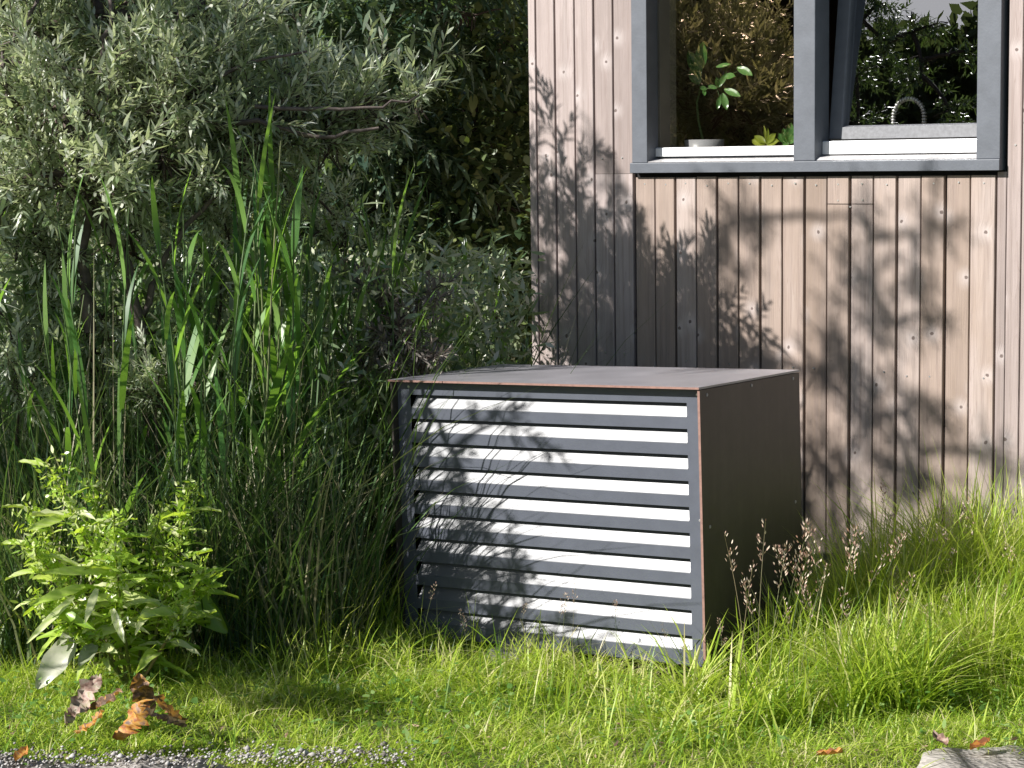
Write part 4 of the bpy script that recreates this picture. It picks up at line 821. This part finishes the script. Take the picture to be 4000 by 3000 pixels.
for a, b_, c_, e_, dz in stems:
    pts = [DL(*a), DL(*b_, dz*.5), DL(*c_, dz), DL(*e_, dz*1.2)]; crv = []
    for i in range(13):
        t = i/12; q0, q1, q2, q3 = pts; crv.append(q0*(1-t)**3+q1*3*t*(1-t)**2+q2*3*t*t*(1-t)+q3*t**3)
    mb = MB(); mb.tube(crv, list(np.linspace(.006, .002, 13)), 6); me = mesh_np('stem', np.array(mb.v), [f for f in mb.f if len(f) == 4], [], M['dock_stem'], np.full(len(mb.v), random.random()), smooth=True); link('stem', me, dk)
    for i in range(26):
        t = .18+.82*i/26; j = t*12; k_ = min(11, int(j)); q = crv[k_].lerp(crv[k_+1], j-k_); ang = i*2.4+random.random()
        up = (crv[k_+1]-crv[k_]).normalized(); o_ = Vector((math.cos(ang), math.sin(ang), 0)); D = (o_*1.1+up*random.uniform(.2, .9)).normalized()
        L = random.uniform(.05, .155)*(1.3-.6*t); Wd = L*random.uniform(.24, .40)
        leafshape('leaf', q, D, up+Vector((0, -.3, .3)), L, Wd, M['dock'], dk, random.random(), random.uniform(.1, .9), 7, random.uniform(.05, .35), .10, dprof, crumple=.08)
    # knobbly flower clusters along the upper stem
    nn = 420; tt = rng.uniform(.35, 1, nn); Pq = np.array([crv[min(11, int(t*12))].lerp(crv[min(12, int(t*12)+1)], t*12-int(t*12)) if t < 1 else crv[12] for t in tt]); Pq = Pq+rng.normal(0, .022, (nn, 3))
    D = unit(rng.normal(size=(nn, 3))+np.array([0, 0, .4])); V, q_, t_2, rr = ribbons(Pq, D, perp(D), rng.uniform(.014, .034, nn), rng.uniform(.006, .011, nn), np.zeros((nn, 3)), LANCE, rng.random(nn))
    o = link('flower_cluster', mesh_np('flower_cluster', V, q_, t_2, M['dock'], rr), dk); o['kind'] = 'stuff'
# large lower leaves
def big(a, b_, W, mt, rd, dz=0, droop=.15, wav=.05, lab=None, cup=.1):
    A_ = DL(*a, dz); B_ = DL(*b_, dz-.08); N = Vector((.5, -.75, .45))
    o = leafshape('leaf', A_, B_-A_, N, (B_-A_).length, W, M[mt], dk, rd, droop, 12, cup, wav, dprof)
    if lab: o['label'] = lab
def bigz(a, b_, W, mt, rd, dz=0, droop=.1, wav=.05, lab=None, cup=.1):
    A_ = Vector(at(*a, 'Z', .16))-dk0v; B_ = Vector(at(*b_, 'Z', .045))-dk0v; N = Vector((.45, -.55, .7))
    o = leafshape('leaf', A_, B_-A_, N, (B_-A_).length, W, M[mt], dk, rd, -.12, 16, cup, wav*.6, dprof, crumple=.55)
    if lab: o['label'] = lab
big((285, 2500), (140, 2680), .095, 'dock_glare', .6, -.12, lab='large drooping leaf coloured pale for sun glare')
big((370, 2520), (310, 2590), .055, 'dock_glare', .4, -.1)
big((310, 2440), (225, 2510), .04, 'dock_glare', .5, -.08)
bigz((385, 2640), (262, 2840), .075, 'deadpink', .5, -.15, wav=.16, lab='withered pinkish leaf lying in the grass')
bigz((525, 2640), (590, 2790), .08, 'dead', .75, -.1, wav=.2, lab='curled yellow withered leaf')
bigz((555, 2750), (465, 2890), .08, 'dead', .45, -.15, wav=.22, cup=-.25, lab='rolled orange rusty leaf')
bigz((470, 2700), (350, 2800), .04, 'dead', .9); bigz((610, 2720), (690, 2830), .05, 'dead', .85); bigz((400, 2780), (330, 2880), .04, 'dead', .6); bigz((570, 2770), (700, 2860), .04, 'deadpink', .2, -.1, wav=.2)
big((640, 2300), (820, 2370), .14, 'dock', .0, .12, droop=.4); big((690, 2290), (860, 2440), .12, 'dock', .05, .15, droop=.4); big((560, 2500), (600, 2660), .12, 'dock', .02, .1, droop=.3)
big((330, 2290), (120, 2350), .036, 'dock', .5, -.2, wav=.12); big((420, 2230), (170, 2225), .034, 'dock', .5, -.2, wav=.12); big((250, 2020), (110, 2060), .035, 'dock', .6, -.1); big((290, 2330), (100, 2500), .03, 'dock', .8, -.2); big((440, 2380), (480, 2500), .03, 'dock', .8, -.2); big((380, 2300), (330, 2420), .03, 'dock', .9, -.25)
# second weed: low flowering weed right of the dock
for (px, py, top, lab) in [(960, 2500, 2300, 'low pale flowering weed between the dock plant and the box'), (1140, 2560, 2420, 'small leafy weed in the grass left of the box')]:
    b0 = at(px, py, 'Z', 0); e = empty('weed', tuple(b0), 0, lab, 'weed'); zt_ = at(px, top, 'Y', b0[1])[2]; mb = MB(); nn = 260; Ps = []
    for i in range(7):
        tip = Vector((rng.normal(0, .10), rng.normal(0, .10), zt_*rng.uniform(.6, 1))); mb.tube([Vector((0, 0, 0)), tip*.5+Vector((0, 0, .03)), tip], [.003, .002, .001], 5)
        tt = rng.uniform(.3, 1, nn//7); Ps.append(np.array(tip)*tt[:, None]+rng.normal(0, .012, (len(tt), 3)))
    link('stem', mesh_np('stem', mb.v, [f for f in mb.f if len(f) == 4], [], M['dock_stem'], np.full(len(mb.v), .4)), e)
    Pq = np.concatenate(Ps); k_ = len(Pq); D = unit(rng.normal(size=(k_, 3))+np.array([0, 0, .2])); V, q_, t_2, rr = ribbons(Pq, D, perp(D), rng.uniform(.015, .04, k_), rng.uniform(.004, .009, k_), rng.normal(0, .2, (k_, 3)), LANCE, rng.random(k_))
    link('foliage', mesh_np('foliage', V, q_, t_2, M['dock'], rr), e)
# fallen leaves on the verge
for px, py, rz, lab in [(3190, 2950, .3, 'brown fallen leaf at the lawn edge, nearer the middle'), (3790, 2930, 1.2, 'rust coloured fallen leaf lying beside the path at the right'), (60, 2975, 2., 'reddish fallen leaf on the gravel in the lower left corner'), (3700, 2915, 2.6, 'curled pale fallen leaf near the right path edge')]:
    b0 = at(px, py, 'Z', .045); e = leafshape('fallen_leaf', (0, 0, 0), (math.cos(rz), math.sin(rz), .1), (0, 0, 1), .07, .035, M['dead'] if 'pale' not in lab else M['deadpink'], None, .3, -.1, 6, .3, .15)
    e.location = tuple(b0); tag(e, lab, 'leaf')
